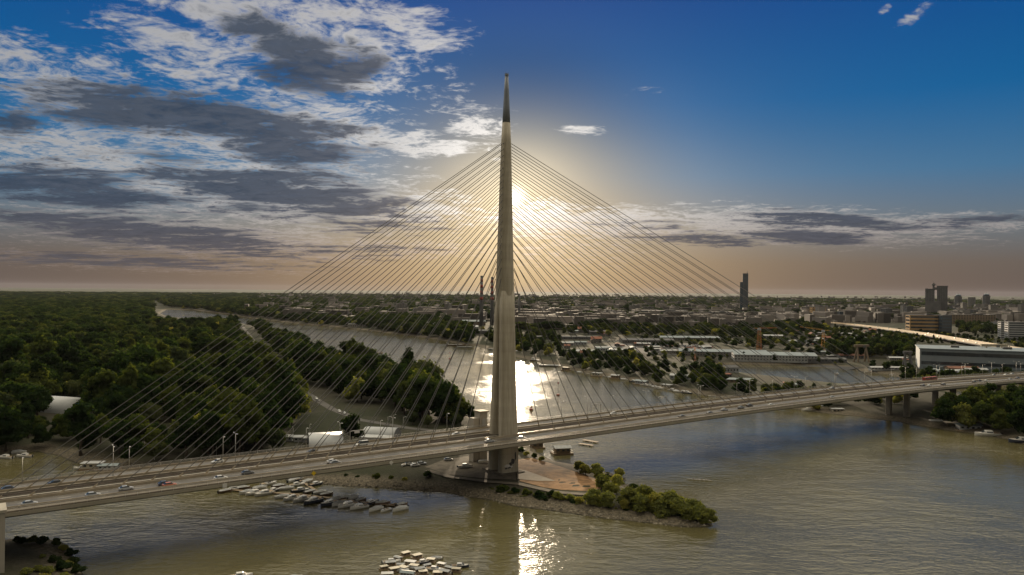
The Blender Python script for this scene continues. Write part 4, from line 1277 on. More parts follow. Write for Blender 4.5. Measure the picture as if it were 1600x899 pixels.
from_px("apartment_block", 1480, 1556, 507, 492, 20, 6, M_brown, M_glass, "long brown apartment slab behind the ochre office", "apartment block", frac=.42, cols=18)
# big white and blue hall at the right edge
p = on(1437, 577); k = p[1] / FPX
e = empty("exhibition_hall", (p[0], p[1], p[2] - .3), -.41)
tag(e, "huge flat-roofed pale blue-grey hall with dark window bands at the right edge", "hall")
w, d, h = 230, 70, 24.5
M_hallw = mat("blue_grey_cladding", (0.20, 0.235, 0.26), 0.6, var=0.12, scale=0.05)
mb = MB(); mb.box((w / 2, d / 2, h / 2), (w, d, h)); mb.build("wall", M_hallw, e)
mb = MB(); mb.box((w / 2, d / 2, h + .5), (w + 2, d + 2, 1.0)); mb.build("roof", M_tealr, e)
for z, hh in ((19.5, 4.2), (8.4, 3.6)):
    mb = MB(); mb.box((w / 2, -.15, z), (w * .985, .3, hh)); mb.build("window_band", M_glass, e)
mb = MB(); mb.box((w / 2, -1.2, 2.0), (w * .97, 2.4, 4.2)); mb.build("base_course", M_tealr, e)
for x in (40, 95, 150):
    mb = MB(); mb.box((x, d * .5, h + 2.2), (9, 7, 2.6)); mb.build("roof_unit", M_dconc, e)

# warehouses and sheds on the right bank
SHEDS = [(1128, 556, 120, 34, 9, -.16, M_pale, M_tealr, "long warehouse with a pale teal roof beyond the inlet, left one of two"),
         (1208, 563, 105, 38, 11, -.16, M_white, M_tealr, "long warehouse with pale teal roof and white gable, right one of two"),
         (1245, 566, 30, 24, 13, -.16, M_white, M_roof, "short white-fronted shed at the right end of the warehouses"),
         (1010, 536, 90, 40, 8, .02, M_pale, M_roof, "grey-roofed depot in the yard behind the right cables"),
         (1075, 532, 110, 36, 8, .0, M_pale, M_tealr, "pale long shed at the back of the yard behind the right cables"),
         (935, 523, 40, 26, 9, .1, M_dconc, M_roof, "square grey shed above the tree belt right of the pylon"),
         (880, 530, 130, 14, 6, .05, M_dconc, M_dconc, "long low concrete wall-like shed right of the pylon"),
         (1135, 582, 24, 13, 8, .35, M_white, M_roof, "white house with dark hipped roof on the spit by the inlet"),
         (1152, 597, 34, 12, 4, -.12, M_brown, M_tealr, "low long pale-roofed shed on the spit below the white house"),
         (1113, 590, 15, 9, 5, .2, M_pale, M_white, "small pale-roofed cabin among trees on the spit"),
         (1063, 592, 20, 11, 5, -.3, M_white, M_white, "white-roofed boathouse above the moored boats on the far bank"),
         (1503, 582, 34, 14, 7, -.08, M_brown, M_redroof, "low brown shed in front of the huge blue-grey hall"),
         (1385, 578, 40, 8, 4, .0, M_white, M_white, "long low white shed at the end of the inlet"),
         (1330, 560, 36, 14, 6, .0, M_dconc, M_redroof, "rusty-roofed dock shed near the cranes"),
         (1290, 566, 50, 14, 6, .0, M_dconc, M_roof, "grey dock shed left of the rusty-roofed one"),
         (725, 516, 62, 40, 11, .08, M_white, M_white, "white-roofed plant hall left of the banded chimneys"),
         (740, 508, 60, 30, 13, .08, M_brown, M_tealr, "pale-roofed plant hall right at the foot of the banded chimneys"),
         (758, 522, 46, 22, 9, .05, M_dconc, M_roof, "dark plant shed in front of the banded chimneys"),
         (830, 497, 110, 30, 12, .0, M_dconc, M_white, "bright-roofed long hall just right of the pylon"),
         (640, 516, 46, 18, 7, -.05, M_pale, M_roof, "pale low shed on the bank left of the white dome"),
         (805, 530, 44, 20, 8, 0, M_dconc, M_roof, "dark shed on the far bank directly beside the pylon"),
         (845, 515, 60, 24, 8, 0, M_dconc, M_tealr, "grey hall on the far bank right of the pylon")]
for i, (px, py, w, d, h, rz, wl, rf, lab) in enumerate(SHEDS):
    e = gable("house" if "house with" in lab or "cabin" in lab else "warehouse", w, d, h * .72, h * .28, wl, rf)
    put(e, px, py, rz); tag(e, lab, "house" if "house with" in lab or "cabin" in lab else "warehouse")
# white dome tank by the river
p = on(671, 516); e = empty("storage_dome", p); mb = MB(); mb.smooth = True
mb.loft([sup(0, 0, 19 * c, 19 * c, z, 20, 2) for c, z in ((1, 0), (1, 12.5))]); mb.build("wall", M_white, e)
mb = MB(); mb.smooth = True; mb.loft([sup(0, 0, 19 * c, 19 * c, z, 20, 2) for c, z in ((1.02, 12.51), (.95, 14.2), (.7, 16.6), (.35, 18), (.03, 18.4))]); mb.build("dome_roof", M_memb, e)
tag(e, "white round storage dome on the far bank left of the chimneys", "storage tank")

# the island: arched hall, two white tents
e = vault("sports_hall", 36, 30, 9.5, M_bluem, M_memb); put(e, 106, 641, -.35); tag(e, "white barrel-roofed sports hall with blue end wall in the forest", "hall")
e = vault("event_tent", 19, 22, 7.2, M_dconc, M_memb); put(e, 508, 695, .30); tag(e, "white vaulted event tent left of the large round tree beyond the bridge", "tent", "white tents beyond the bridge")
tr = MB()
for x in (9.9, 12.5):
    for y0, z0, y1, z1 in ((-5, 0, -5, 7.2), (5, 0, 5, 7.2), (-5, 7.2, 5, 7.2), (-5, 6.2, 5, 6.2)):
        tr.tube((x, y0, z0), (x, y1, z1), .17, .17, 5)
for k in range(6):
    tr.tube((9.9, -5 + 2 * k, 6.2), (12.5, -4 + 2 * k, 7.2), .1, .1, 4); tr.tube((9.9, -5, 1.2 * k), (12.5, -5, 1.2 * k + 1.2), .1, .1, 4); tr.tube((9.9, 5, 1.2 * k), (12.5, 5, 1.2 * k + 1.2), .1, .1, 4)
tr.build("truss_gate", M_rail, e)
e = vault("event_tent", 20, 17, 6.5, M_dconc, M_memb); put(e, 596, 684, -.15); tag(e, "white vaulted event tent right of the large round tree beyond the bridge", "tent", "white tents beyond the bridge")
mb = MB(); mb.loft([[(-10, -8, 3.4), (-10, -12.5, 2.5), (-10, -12.5, 2.3), (-10, -8, 3.2)], [(10, -8, 3.4), (10, -12.5, 2.5), (10, -12.5, 2.3), (10, -8, 3.2)]]); mb.build("side_awning", M_memb, e)
for px, py, lab in ((450, 689, "small white kiosk by the park fence beyond the bridge, leftmost"), (467, 690, "small white kiosk between the left one and the left tent"), (481, 691, "small pale ticket booth right beside the left white tent")):
    e = gable("kiosk", 5.2, 3.4, 2.8, .8, M_white, M_memb); put(e, px, py, RNG.uniform(-.4, .4)); tag(e, lab, "kiosk")

# cranes
def slew_crane(px, py, h, jib, rz, material, lab, luff=.12):
    p = on(px, py); e = empty("harbour_crane", (p[0], p[1], p[2]), rz)
    mb = MB()
    b = h * .09
    for x in (-b, b):
        for y in (-b, b):
            mb.tube((x, y, -.5), (x * .5, y * .5, h), .28, .22, 5)
    n = 9
    for i in range(n):
        f0, f1 = 1 - .5 * i / n, 1 - .5 * (i + 1) / n; z0, z1 = h * i / n, h * (i + 1) / n
        for q in (-1, 1):
            mb.tube((-b * f0, q * b * f0, z0), (b * f1, q * b * f1, z1), .13, .13, 4); mb.tube((q * b * f0, b * f0, z0), (q * b * f1, -b * f1, z1), .13, .13, 4)
    mb.build("lattice_tower", material, e)
    mb = MB(); mb.box((0, 0, h + 1.6), (4.4, 3.2, 3.2)); mb.build("cabin", M_white, e)
    mb = MB(); tipz = h + 3 + jib * luff
    for y in (-.7, .7):
        mb.tube((0, y, h + 2.6), (jib, y * .4, tipz), .2, .16, 5)
    mb.tube((0, 0, h + 4.4), (jib, 0, tipz + .5), .18, .14, 5)
    for i in range(10):
        f = i / 10; mb.tube((jib * f, .6, h + 2.6 + (tipz - h - 2.6) * f), (jib * (f + .1), 0, h + 4.2 + (tipz - h - 3.9) * (f + .1)), .09, .09, 4)
    mb.tube((0, 0, h + 2.8), (-jib * .3, 0, h + 3), .3, .3, 5); mb.build("jib", material, e)
    mb = MB(); mb.box((-jib * .3, 0, h + 1.8), (3, 2.4, 2.6)); mb.build("counterweight", M_dconc, e)
    return tag(e, lab, "crane")
slew_crane(1286, 550, 30, 34, 2.6, M_yel, "yellow lattice dock crane left of the dock trees")
slew_crane(1186, 556, 36, 26, .05, M_ora, "orange slewing crane with level jib above the long warehouses", .02)
slew_crane(1086, 570, 14, 8, 1.4, M_ora, "short rusty orange crane on the spit by the inlet", .5)
def gantry(px, py, h, w, dpt, rz, material, lab):
    p = on(px, py); e = empty("gantry_crane", (p[0], p[1], p[2] - .3), rz)
    for q in (-1, 1):
        mb = MB(); mb.loft([[(q * (w / 2 + 1.6) + a, -dpt / 2 - 1 + b, 0) for a, b in ((-.9, -.9), (.9, -.9), (.9, .9), (-.9, .9))], [(q * w / 2 + a, 0 + b, h) for a, b in ((-.8, -.8), (.8, -.8), (.8, .8), (-.8, .8))]])
        mb.loft([[(q * (w / 2 + 1.6) + a, dpt / 2 + 1 + b, 0) for a, b in ((-.9, -.9), (.9, -.9), (.9, .9), (-.9, .9))], [(q * w / 2 + a, 0.02 + b, h - .05) for a, b in ((-.78, -.78), (.78, -.78), (.78, .78), (-.78, .78))]])
        mb.build("leg_frame", material, e)
    mb = MB(); mb.box((0, 0, h + 1.5), (w * 1.7, 3.4, 3.0)); mb.build("beam", material, e)
    mb = MB(); mb.box((w * .2, -2.6, h + .6), (3.4, 1.7, 2.6)); mb.build("trolley_cabin", M_dconc, e)
    return tag(e, lab, "crane")
gantry(1553, 576, 27, 18, 10, -.1, M_beige, "beige portal crane standing in front of the huge blue-grey hall")
gantry(1346, 566, 20, 12, 8, .15, M_brown, "brown portal crane among the dock trees")
gantry(1418, 582, 22, 6, 6, .1, M_dconc, "slim grey dock crane at the left end of the blue-grey hall")

# elevated highway
hw = [np.array(p[:2]) for p in HIGHWAY]
hwy = empty("elevated_highway", (0, 0, 0)); tag(hwy, "long elevated highway with two sunlit carriageways crossing the town on the right", "highway")
M_hw = mat("sunlit_highway_concrete", (0.62, 0.50, 0.36), 0.6, var=0.12, scale=0.03)  # low orange sunlight on the road is put into its base colour
pts = []
for a, b in zip(hw[:-1], hw[1:]):
    for i in range(8): pts.append(a + (b - a) * i / 8)
pts.append(hw[-1]); pts.append(hw[-1] + (hw[-1] - hw[-2]) * 2)
def ribbon(name, off0, off1, z0, z1, m, par):
    mb = MB(); rings = []
    for i, p in enumerate(pts):
        d = pts[min(i + 1, len(pts) - 1)] - pts[max(i - 1, 0)]; d /= np.linalg.norm(d); n = np.array([-d[1], d[0]])
        a, b = p + n * off0, p + n * off1
        rings.append([(a[0], a[1], z0), (a[0], a[1], z1), (b[0], b[1], z1), (b[0], b[1], z0)])
    mb.loft(rings); return mb.build(name, m, par)
ribbon("deck", -16, 16, 8.6, 10.4, M_dconc, hwy)
for a, b in ((-15, -2.2), (2.2, 15)):
    ribbon("carriageway", a, b, 10.41, 10.6, M_hw, hwy)
for a in (-16, -1.2, .6, 15.4):
    ribbon("parapet", a, a + .6, 10.42, 11.8, M_hw, hwy)
for i in range(0, len(pts), 2):
    mb = MB(); mb.box((pts[i][0], pts[i][1], 5), (2.4, 12, 7.4), -.5); mb.build("pier", M_dconc, hwy)
# pale embankment roads in the town
strip("town_road", [gp(x, y, 5) for x, y in [(1140, 527), (1210, 531), (1260, 536), (1300, 545)]], 14, M_yard, .15)
strip("rail_yard", [gp(x, y, 5) for x, y in [(1200, 514), (1260, 517), (1330, 524), (1400, 533)]], 30, M_yard, .15)
sheet("storage_yard", zone([(945, 540), (1000, 534), (1110, 538), (1110, 556), (1010, 553)], 5), M_yard, .2, 60)
sheet("quay_road", zone([(1130, 565), (1280, 566), (1350, 572), (1290, 572), (1200, 570)], 5), M_yard, .2, 60)
# containers and rows of parked vehicles in the yard, low things one meets everywhere in the docks
BLK = []
for wl, gl, w, d, h, fl, cols in ((M_pale, M_glass, 44, 13, 19, 6, 12), (M_pale, M_glass, 24, 16, 34, 11, 7), (M_brown, M_glass, 60, 13, 16, 5, 16), (M_dconc, M_glass, 30, 18, 24, 8, 0), (M_white, M_glass, 36, 15, 14, 4, 0)):
    nm = "apartment_block" if cols else "office_block"
    BLK.append(Proto(block(nm, w, d, h, fl, wl, M_roof, gl, .5, cols)))
HOUSE = [Proto(gable("house", 15, 10, 6.5, 3.2, M_pale, M_redroof)), Proto(gable("house", 12, 9, 4.2, 2.8, M_white, M_redroof)), Proto(gable("house", 20, 11, 5.5, 2.0, M_pale, M_roof))]
SHED = [Proto(gable("shed", 26, 12, 5, 1.6, M_white, M_tealr)), Proto(gable("shed", 18, 9, 4, 1.2, M_dconc, M_redroof)), Proto(gable("shed", 34, 14, 6, 1.8, M_pale, M_white))]
TOWNZ = [([(1180, 486), (1410, 488), (1400, 500), (1280, 499), (1180, 498)], BLK[:5] + HOUSE, 34, "%s among the blocks beyond the highway, left of the twin towers", "blocks beyond the highway", 1.0),
         ([(1480, 482), (1600, 483), (1600, 501), (1490, 500)], BLK[:4], 34, "%s in the brown blocks right of the twin towers", "blocks right of the twin towers", 1.0),
         ([(1490, 503), (1566, 506), (1560, 518), (1495, 512)], HOUSE + BLK[4:], 10, "%s between the ochre office and the white striped blocks", "houses right of the ochre office", .9),
         ([(850, 476), (1180, 480), (1180, 498), (1085, 502), (985, 502), (870, 500)], BLK + HOUSE, 44, "%s in the hazy town behind the right-hand cables", "hazy blocks behind the right cables", 1.0),
         ([(880, 503), (1000, 505), (990, 528), (890, 526)], SHED + HOUSE, 10, "%s among trees right of the pylon, above the bank", "sheds right of the pylon", 1.0),
         ([(400, 470), (760, 476), (740, 502), (600, 500), (440, 486)], BLK[:2] + HOUSE * 2, 34, "%s in the hazy suburb behind the left-hand cables", "hazy suburb behind the left cables", 1.0),
         ([(950, 538), (1110, 540), (1108, 555), (1010, 552)], SHED, 20, "%s in the storage yard behind the right-hand cables", "sheds of the storage yard", .6),
         ([(1270, 530), (1440, 530), (1430, 566), (1290, 562)], SHED, 14, "%s in the docks between the cranes", "dock sheds between the cranes", .6),
         ([(1110, 586), (1300, 604), (1290, 622), (1120, 608)], SHED[:2] + HOUSE[1:2], 7, "%s on the wooded spit between river and inlet", "huts on the spit", .5),
         ([(1185, 508), (1290, 512), (1440, 530), (1430, 548), (1290, 545), (1200, 530)], SHED + HOUSE, 46, "%s in the dock quarter below the elevated highway", "sheds of the dock quarter", .8),
         ([(880, 536), (1000, 533), (1000, 556), (880, 560)], SHED + HOUSE[:1], 20, "%s on the built-up bank right of the pylon, behind the shore trees", "sheds on the built-up bank", .8),
         ([(1440, 578), (1600, 580), (1600, 586), (1440, 588)], SHED, 7, "%s at the foot of the huge blue-grey hall", "sheds below the blue-grey hall", .55),
         ([(400, 496), (620, 512), (600, 516), (450, 500)], HOUSE, 7, "%s on the far river bank behind the left cables", "houses on the far river bank", .9)]
KINDW = {"apartment_block": "grey-windowed apartment block", "office_block": "flat-roofed office block", "house": "small gabled house", "shed": "low gabled shed"}
CATW = {"apartment_block": "apartment block", "office_block": "office block", "house": "house", "shed": "shed"}
for zi, (z, protos, n, lab, grp, szz) in enumerate(TOWNZ):
    q = np.random.default_rng(300 + zi); Z = np.array(zone(z)); k = 0; tries = 0
    pxs = np.array(z, float)
    while k < n and tries < 4000:
        tries += 1
        px = q.uniform(pxs[:, 0].min(), pxs[:, 0].max()); py = q.uniform(pxs[:, 1].min(), pxs[:, 1].max())
        p = gp(px, py, 4.5)
        if not in_poly(np.array([p[:2]]), Z)[0] or land_d(np.array([p[:2]]))[0] < 8 or path_d(np.array([p[:2]]), HIGHWAY)[0] < 30: continue
        if any(np.linalg.norm(p[:2] - c) < r * .8 for c, r in CLEAR): continue
        pr = protos[int(q.integers(0, len(protos)))]
        s = szz * q.uniform(.75, 1.25)
        o = pr.get((p[0], p[1], gz(p[0], p[1]) - .2), q.choice([0.05, -.15, 1.5, .3]) + q.uniform(-.1, .1), (s * q.uniform(.8, 1.3), s, s * q.uniform(.8, 1.25)))
        nm = o.name.split('.')[0]
        tag(o, lab % KINDW[nm], CATW[nm], grp); k += 1
for pr in BLK + HOUSE + SHED:
    if not pr.used:
        for c in list(pr.root.children): bpy.data.objects.remove(c)
        bpy.data.objects.remove(pr.root)

# the far town: too many roofs to count
q = np.random.default_rng(77)
M_far = mat("distant_town", (0.185, 0.165, 0.15), 0.85, var=0.25, scale=0.004, island=0.75)
V = []; F = []
def far_box(x, y, w, d, h, rz):
    z = 3.0; ca, sa = math.cos(rz), math.sin(rz); o = len(V)
    for dz in (0, h):
        for a, b in ((-w / 2, -d / 2), (w / 2, -d / 2), (w / 2, d / 2), (-w / 2, d / 2)):
            V.append((x + a * ca - b * sa, y + a * sa + b * ca, z + dz))
    for f in ((4, 5, 6, 7), (0, 1, 5, 4), (1, 2, 6, 5), (2, 3, 7, 6), (3, 0, 4, 7)): F.append([o + i for i in f])
for (x0, x1, y0, y1, n, big) in ((380, 800, 460, 504, 1900, .2), (800, 1180, 461, 516, 2200, .32), (1180, 1600, 466, 505, 2000, .3), (400, 1600, 459.5, 466, 1200, .6), (60, 400, 461.5, 465.5, 40, .3), (1180, 1300, 500, 512, 60, .3)):
    m = 0
    while m < n:
        px, py = q.uniform(x0, x1), q.uniform(y0, y1)
        hy = 453.3 + (px - 800) * .00875
        if py - hy < 5: m += 1; continue
        p = gp(px, py, 4)
        if p[1] > 16000: m += 1; continue
        m += 1
        if land_d(np.array([p[:2]]))[0] < 15 or path_d(np.array([p[:2]]), HIGHWAY)[0] < 30: continue
        if any(np.linalg.norm(p[:2] - c) < r for c, r in CLEAR): continue
        if q.random() < big: w, d, h = q.uniform(22, 70), q.uniform(12, 18), q.uniform(10, 34)
        else: w, d, h = q.uniform(9, 20), q.uniform(8, 12), q.uniform(5, 10)
        far_box(p[0], p[1], w, d, h, q.uniform(-.3, .3) + q.choice([0, 1.57]))
tag(link("distant_town", np_mesh("distant_town", V, F, M_far)), kind='stuff')
# a strip of pale glasshouses on the plain at the upper left
e = gable("greenhouse", 420, 60, 6, 4, M_white, M_white); put(e, 250, 461.8, .05); tag(e, "long pale greenhouse row on the plain at the far left horizon", "greenhouse")
# ------------------------------------------------------------------ boats
M_hull = mat("white_gelcoat", (0.66, 0.65, 0.63), 0.3, var=0.08, scale=0.5, coat=0.3)
M_hulld = mat("dark_blue_hull", (0.045, 0.055, 0.085), 0.35, var=0.2, scale=0.5)
M_hullr = mat("brown_hull", (0.13, 0.085, 0.06), 0.45, var=0.2, scale=0.5)
M_deckw = mat("boat_deck_grey", (0.50, 0.48, 0.45), 0.6, var=0.15, scale=0.8)
M_wood = mat("weathered_wood", (0.22, 0.16, 0.10), 0.8, var=0.3, scale=0.8)
M_tarp = mat("grey_tarpaulin", (0.36, 0.37, 0.38), 0.7, var=0.2, scale=0.7)
M_dark = mat("black_rubber", (0.02, 0.02, 0.02), 0.7, var=0.2, scale=1)
M_cream = mat("cream_boards", (0.46, 0.42, 0.34), 0.7, var=0.15, scale=0.5)

def hull(L, B, H, material, parent, name="hull", full=.62):
    mb = MB(); mb.smooth = False
    rings = []
    for f, w, lift in ((-.5, .84, 0), (-.2, 1.0, 0), (.1, .98, .02), (.3, .74, .08), (.43, .36, .16), (.5, .04, .26)):
        x = f * L; b = B / 2 * w
        rings.append([(x, -b, H * (1 + lift)), (x, -b * .86, H * .42), (x, -b * .5, -.22), (x, b * .5, -.22), (x, b * .86, H * .42), (x, b, H * (1 + lift))])
    mb.loft(rings); return mb.build(name, material, parent)
def motorboat(name, L, B, hm, sup_m, cabin=True, tarp=False):
    e = empty(name)
    hull(L, B, 1.0, hm, e)
    mb = MB(); rings = [[(f * L, -B / 2 * w * .88, z0), (f * L, B / 2 * w * .88, z0), (f * L, B / 2 * w * .6, z1), (f * L, -B / 2 * w * .6, z1)] for f, w, z0, z1 in ((-.48, .84, .96, 1.02), (0, 1, .98, 1.08), (.3, .72, 1.06, 1.22), (.46, .2, 1.2, 1.3))]
    mb.loft(rings); mb.build("foredeck", M_deckw if not tarp else sup_m, e)
    if cabin:
        mb = MB(); mb.loft([[(x, -y, z) for x, y, z in ()] or [(.24 * L, -B * .3, 1.05), (.24 * L, B * .3, 1.05), (-.2 * L, B * .36, 1.05), (-.2 * L, -B * .36, 1.05)], [(.08 * L, -B * .24, 1.95), (.08 * L, B * .24, 1.95), (-.17 * L, B * .3, 1.95), (-.17 * L, -B * .3, 1.95)]]); mb.build("cabin", sup_m, e)
        mb = MB(); mb.loft([[(.232 * L, -B * .27, 1.3), (.232 * L, B * .27, 1.3), (.222 * L, B * .26, 1.25), (.222 * L, -B * .26, 1.25)], [(.13 * L, -B * .25, 1.82), (.13 * L, B * .25, 1.82), (.105 * L, B * .24, 1.8), (.105 * L, -B * .24, 1.8)]]); mb.build("windscreen", M_glass, e)
    if cabin:
        mb = MB(); mb.loft([[(-.46 * L, -B * .30, 1.0), (-.46 * L, B * .30, 1.0), (-.215 * L, B * .34, 1.02), (-.215 * L, -B * .34, 1.02)], [(-.46 * L, -B * .30, 1.09), (-.46 * L, B * .30, 1.09), (-.215 * L, B * .34, 1.12), (-.215 * L, -B * .34, 1.12)]]); mb.build("cockpit", M_wood, e)
        mb = MB()
        for q_ in (-1, 1): mb.loft([[(.06 * L, q_ * B * .325, 1.25), (-.17 * L, q_ * B * .355, 1.25), (-.17 * L, q_ * B * .335, 1.6), (.06 * L, q_ * B * .295, 1.6)], [(.06 * L, q_ * B * .335, 1.25), (-.17 * L, q_ * B * .365, 1.25), (-.17 * L, q_ * B * .345, 1.6), (.06 * L, q_ * B * .305, 1.6)]])
        mb.build("side_windows", M_glass, e)
    if tarp:
        mb = MB(); mb.loft([[(-.45 * L, -B * .42, 1.06), (-.45 * L, B * .42, 1.06), (-.45 * L, 0, 1.5)], [(.05 * L, -B * .46, 1.1), (.05 * L, B * .46, 1.1), (.05 * L, 0, 1.9)], [(.3 * L, -B * .3, 1.2), (.3 * L, B * .3, 1.2), (.3 * L, 0, 1.4)]]); mb.build("cover", sup_m, e)
    mb = MB(); mb.box((-.5 * L - .25, 0, .7), (.5, .45, 1.2)); mb.build("outboard_motor", M_dark, e)
    return e
def open_boat(name, L, B, hm):
    e = empty(name); hull(L, B, .7, hm, e)
    mb = MB(); mb.box((-.05 * L, 0, .74), (L * .5, B * .55, .1)); mb.build("inner_deck", M_wood, e)
    for x in (-.25, .08):
        mb = MB(); mb.box((x * L, 0, .86), (.35, B * .7, .1)); mb.build("bench", M_deckw, e)
    return e
def houseboat(name, L, B, wall, roof, pitch=False):
    e = empty(name)
    mb = MB(); mb.box((0, 0, .25), (L * 1.15, B * 1.25, 1.0)); mb.build("float", M_wood, e)
    mb = MB(); mb.box((0, 0, 2.0), (L * .86, B * .86, 2.5)); mb.build("cabin", wall, e)
    mb = MB()
    n = max(2, int(L / 3))
    for i in range(n):
        x = -L * .43 + L * .86 * (i + .5) / n
        for y in (-B * .43 - .03, B * .43 + .03): mb.box((x, y, 2.15), (L * .86 / n * .5, .06, 1.0))
    mb.build("windows", M_glass, e)
    mb = MB()
    if pitch:
        mb.loft([[(-L * .5, -B * .55, 3.26), (-L * .5, B * .55, 3.26), (-L * .5, 0, 4.3)], [(L * .5, -B * .55, 3.26), (L * .5, B * .55, 3.26), (L * .5, 0, 4.3)]])
    else:
        mb.box((0, 0, 3.38), (L * 1.02, B * 1.1, .24))
    mb.build("roof", roof, e)
    mb = MB()
    for x in (-.56, .56):
        mb.tube((L * x, -B * .6, 1.7), (L * x, B * .6, 1.7), .05, .05, 4)
        for y in (-.6, 0, .6): mb.tube((L * x, B * y, .75), (L * x, B * y, 1.7), .05, .05, 4)
    mb.build("railing", M_rail, e)
    return e
CRUISER = Proto(motorboat("motorboat", 8.4, 2.9, M_hull, M_hull))
CRUISD = Proto(motorboat("motorboat", 8.0, 2.8, M_hulld, M_hull))
TARPB = Proto(motorboat("motorboat", 6.6, 2.4, M_hull, M_tarp, False, True))
TARPR = Proto(motorboat("motorboat", 6.4, 2.4, M_hullr, M_tarp, False, True))
OPENB = Proto(open_boat("rowing_boat", 5.4, 1.9, M_hull)); OPENW = Proto(open_boat("rowing_boat", 5.2, 1.8, M_wood))
HB = [Proto(houseboat("houseboat", 10, 5.5, M_cream, M_white)), Proto(houseboat("houseboat", 9, 5, M_wood, M_tarp, True)), Proto(houseboat("houseboat", 13, 6.5, M_white, M_tealr, True)), Proto(houseboat("houseboat", 8, 5, M_brown, M_cream))]
DESC = {id(CRUISER): "white cabin motorboat", id(CRUISD): "dark-hulled cabin motorboat", id(TARPB): "white motorboat under grey cover", id(TARPR): "brown motorboat under grey cover", id(OPENB): "white open boat", id(OPENW): "wooden open boat",
        id(HB[0]): "cream flat-roofed houseboat", id(HB[1]): "dark wooden gabled houseboat", id(HB[2]): "white pale-roofed houseboat", id(HB[3]): "brown flat-roofed houseboat"}
CATB = lambda o: {"motorboat": "motorboat", "rowing_boat": "boat", "houseboat": "houseboat"}[o.name.split('.')[0]]
def boat(pr, px, py, head, label, group, sc=1.0):
    p = gp(px, py, 0.15)
    o = pr.get((p[0], p[1], 0.02), head, sc); tag(o, label, CATB(o), group); return o
FRONT = [(364, 766, 'C'), (386, 771, 'T'), (398, 772, 'C'), (413, 773, 'C'), (440, 778, 'T'), (456, 780, 'C'), (472, 782, 'C'), (489, 785, 'D'), (514, 788, 'D'), (531, 789, 'T'), (544, 791, 'C'), (561, 794, 'C'), (587, 797, 'T'), (603, 798, 'O'), (625, 797, 'T')]
BACKR = [(380, 764, 'R'), (406, 764, 'T'), (420, 757, 'C'), (436, 761, 'R'), (448, 765, 'T'), (428, 768, 'D'), (464, 759, 'C'), (480, 754, 'T'), (494, 758, 'D'), (470, 768, 'D'), (484, 770, 'R'), (500, 771, 'T'), (510, 774, 'R'), (528, 781, 'T'), (540, 779, 'R'), (552, 779, 'T'),
         (564, 783, 'R'), (580, 787, 'D'), (598, 788, 'R'), (612, 790, 'W'), (628, 790, 'R'), (458, 752, 'T'), (470, 750, 'D'), (352, 769, 'R')]
PK = {'C': CRUISER, 'D': CRUISD, 'T': TARPB, 'R': TARPR, 'O': OPENB, 'W': OPENW}
for i, (x, y, k) in enumerate(FRONT):
    pr = PK[k]
    boat(pr, x, y, R(222) + RNG.uniform(-.15, .15), "%s, %s from the bridge in the left marina's front row" % (DESC[id(pr)], nth(i + 1)), "boats in the left marina", RNG.uniform(1.0, 1.2))
for i, (x, y, k) in enumerate(sorted(BACKR)):
    pr = PK[k]
    boat(pr, x, y, R(40) + RNG.uniform(-.35, .35), "%s, %s from left in the left marina's back row" % (DESC[id(pr)], nth(i + 1)), "boats in the left marina", RNG.uniform(.95, 1.1))
def pontoon(px0, py0, px1, py1, w, label):
    a, b = gp(px0, py0, .2), gp(px1, py1, .2); d = b - a; L = np.linalg.norm(d)
    e = empty("pontoon", ((a[0] + b[0]) / 2, (a[1] + b[1]) / 2, 0), math.atan2(d[1], d[0]))
    mb = MB(); mb.box((0, 0, .5), (L, w, .18)); mb.build("walkway", M_wood, e)
    n = max(2, int(L / 7))
    for i in range(n):
        mb = MB(); mb.tube((-L / 2 + L * (i + .5) / n, -w / 2, .12), (-L / 2 + L * (i + .5) / n, w / 2, .12), .3, .3, 8); mb.build("float", M_tarp, e)
    return tag(e, label, "pontoon")
pontoon(352, 766, 470, 774, 1.8, "narrow wooden pontoon between the boat rows of the left marina, near the bridge")
pontoon(470, 774, 632, 793, 1.8, "narrow wooden pontoon between the boat rows of the left marina, outer end")
pontoon(470, 752, 494, 768, 1.6, "short wooden pontoon joining the left marina to the embankment")
pontoon(905, 694, 927, 697, 3.0, "lower of two dark pontoons on the water right of the pylon")
pontoon(911, 688, 934, 692, 3.0, "upper of two dark pontoons on the water right of the pylon")
# floating house beyond the peninsula
boat(HB[1], 878, 709, .25, "dark floating house alone on the water right of the pylon's foot", "floating houses", 1.15)
boat(HB[3], 838, 700, .4, "brown floating house moored behind the foot of the pylon", "floating houses", 1.0)
# left back water
for i, (x, y, k, h, lab) in enumerate([(8, 716, CRUISER, 2.9, "white cabin motorboat at the left edge of the photo behind the bridge"), (38, 714, CRUISER, 3.0, "white cabin motorboat on the back water, right of the one at the left edge"), (30, 708, TARPB, .2, "covered boat close to the wooded shore behind the bridge")]):
    boat(k, x, y, h, lab, "boats on the back water", 1.15)
boat(HB[0], 145, 733, .12, "cream flat-roofed houseboat behind the left deck, left one of two", "houseboats on the back water", 1.05)
boat(HB[2], 170, 734, .12, "white gabled houseboat behind the left deck, right one of two", "houseboats on the back water", .8)
boat(CRUISER, 128, 733, 3.2, "white motorboat moored left of the two houseboats behind the deck", "boats on the back water", 1.0)
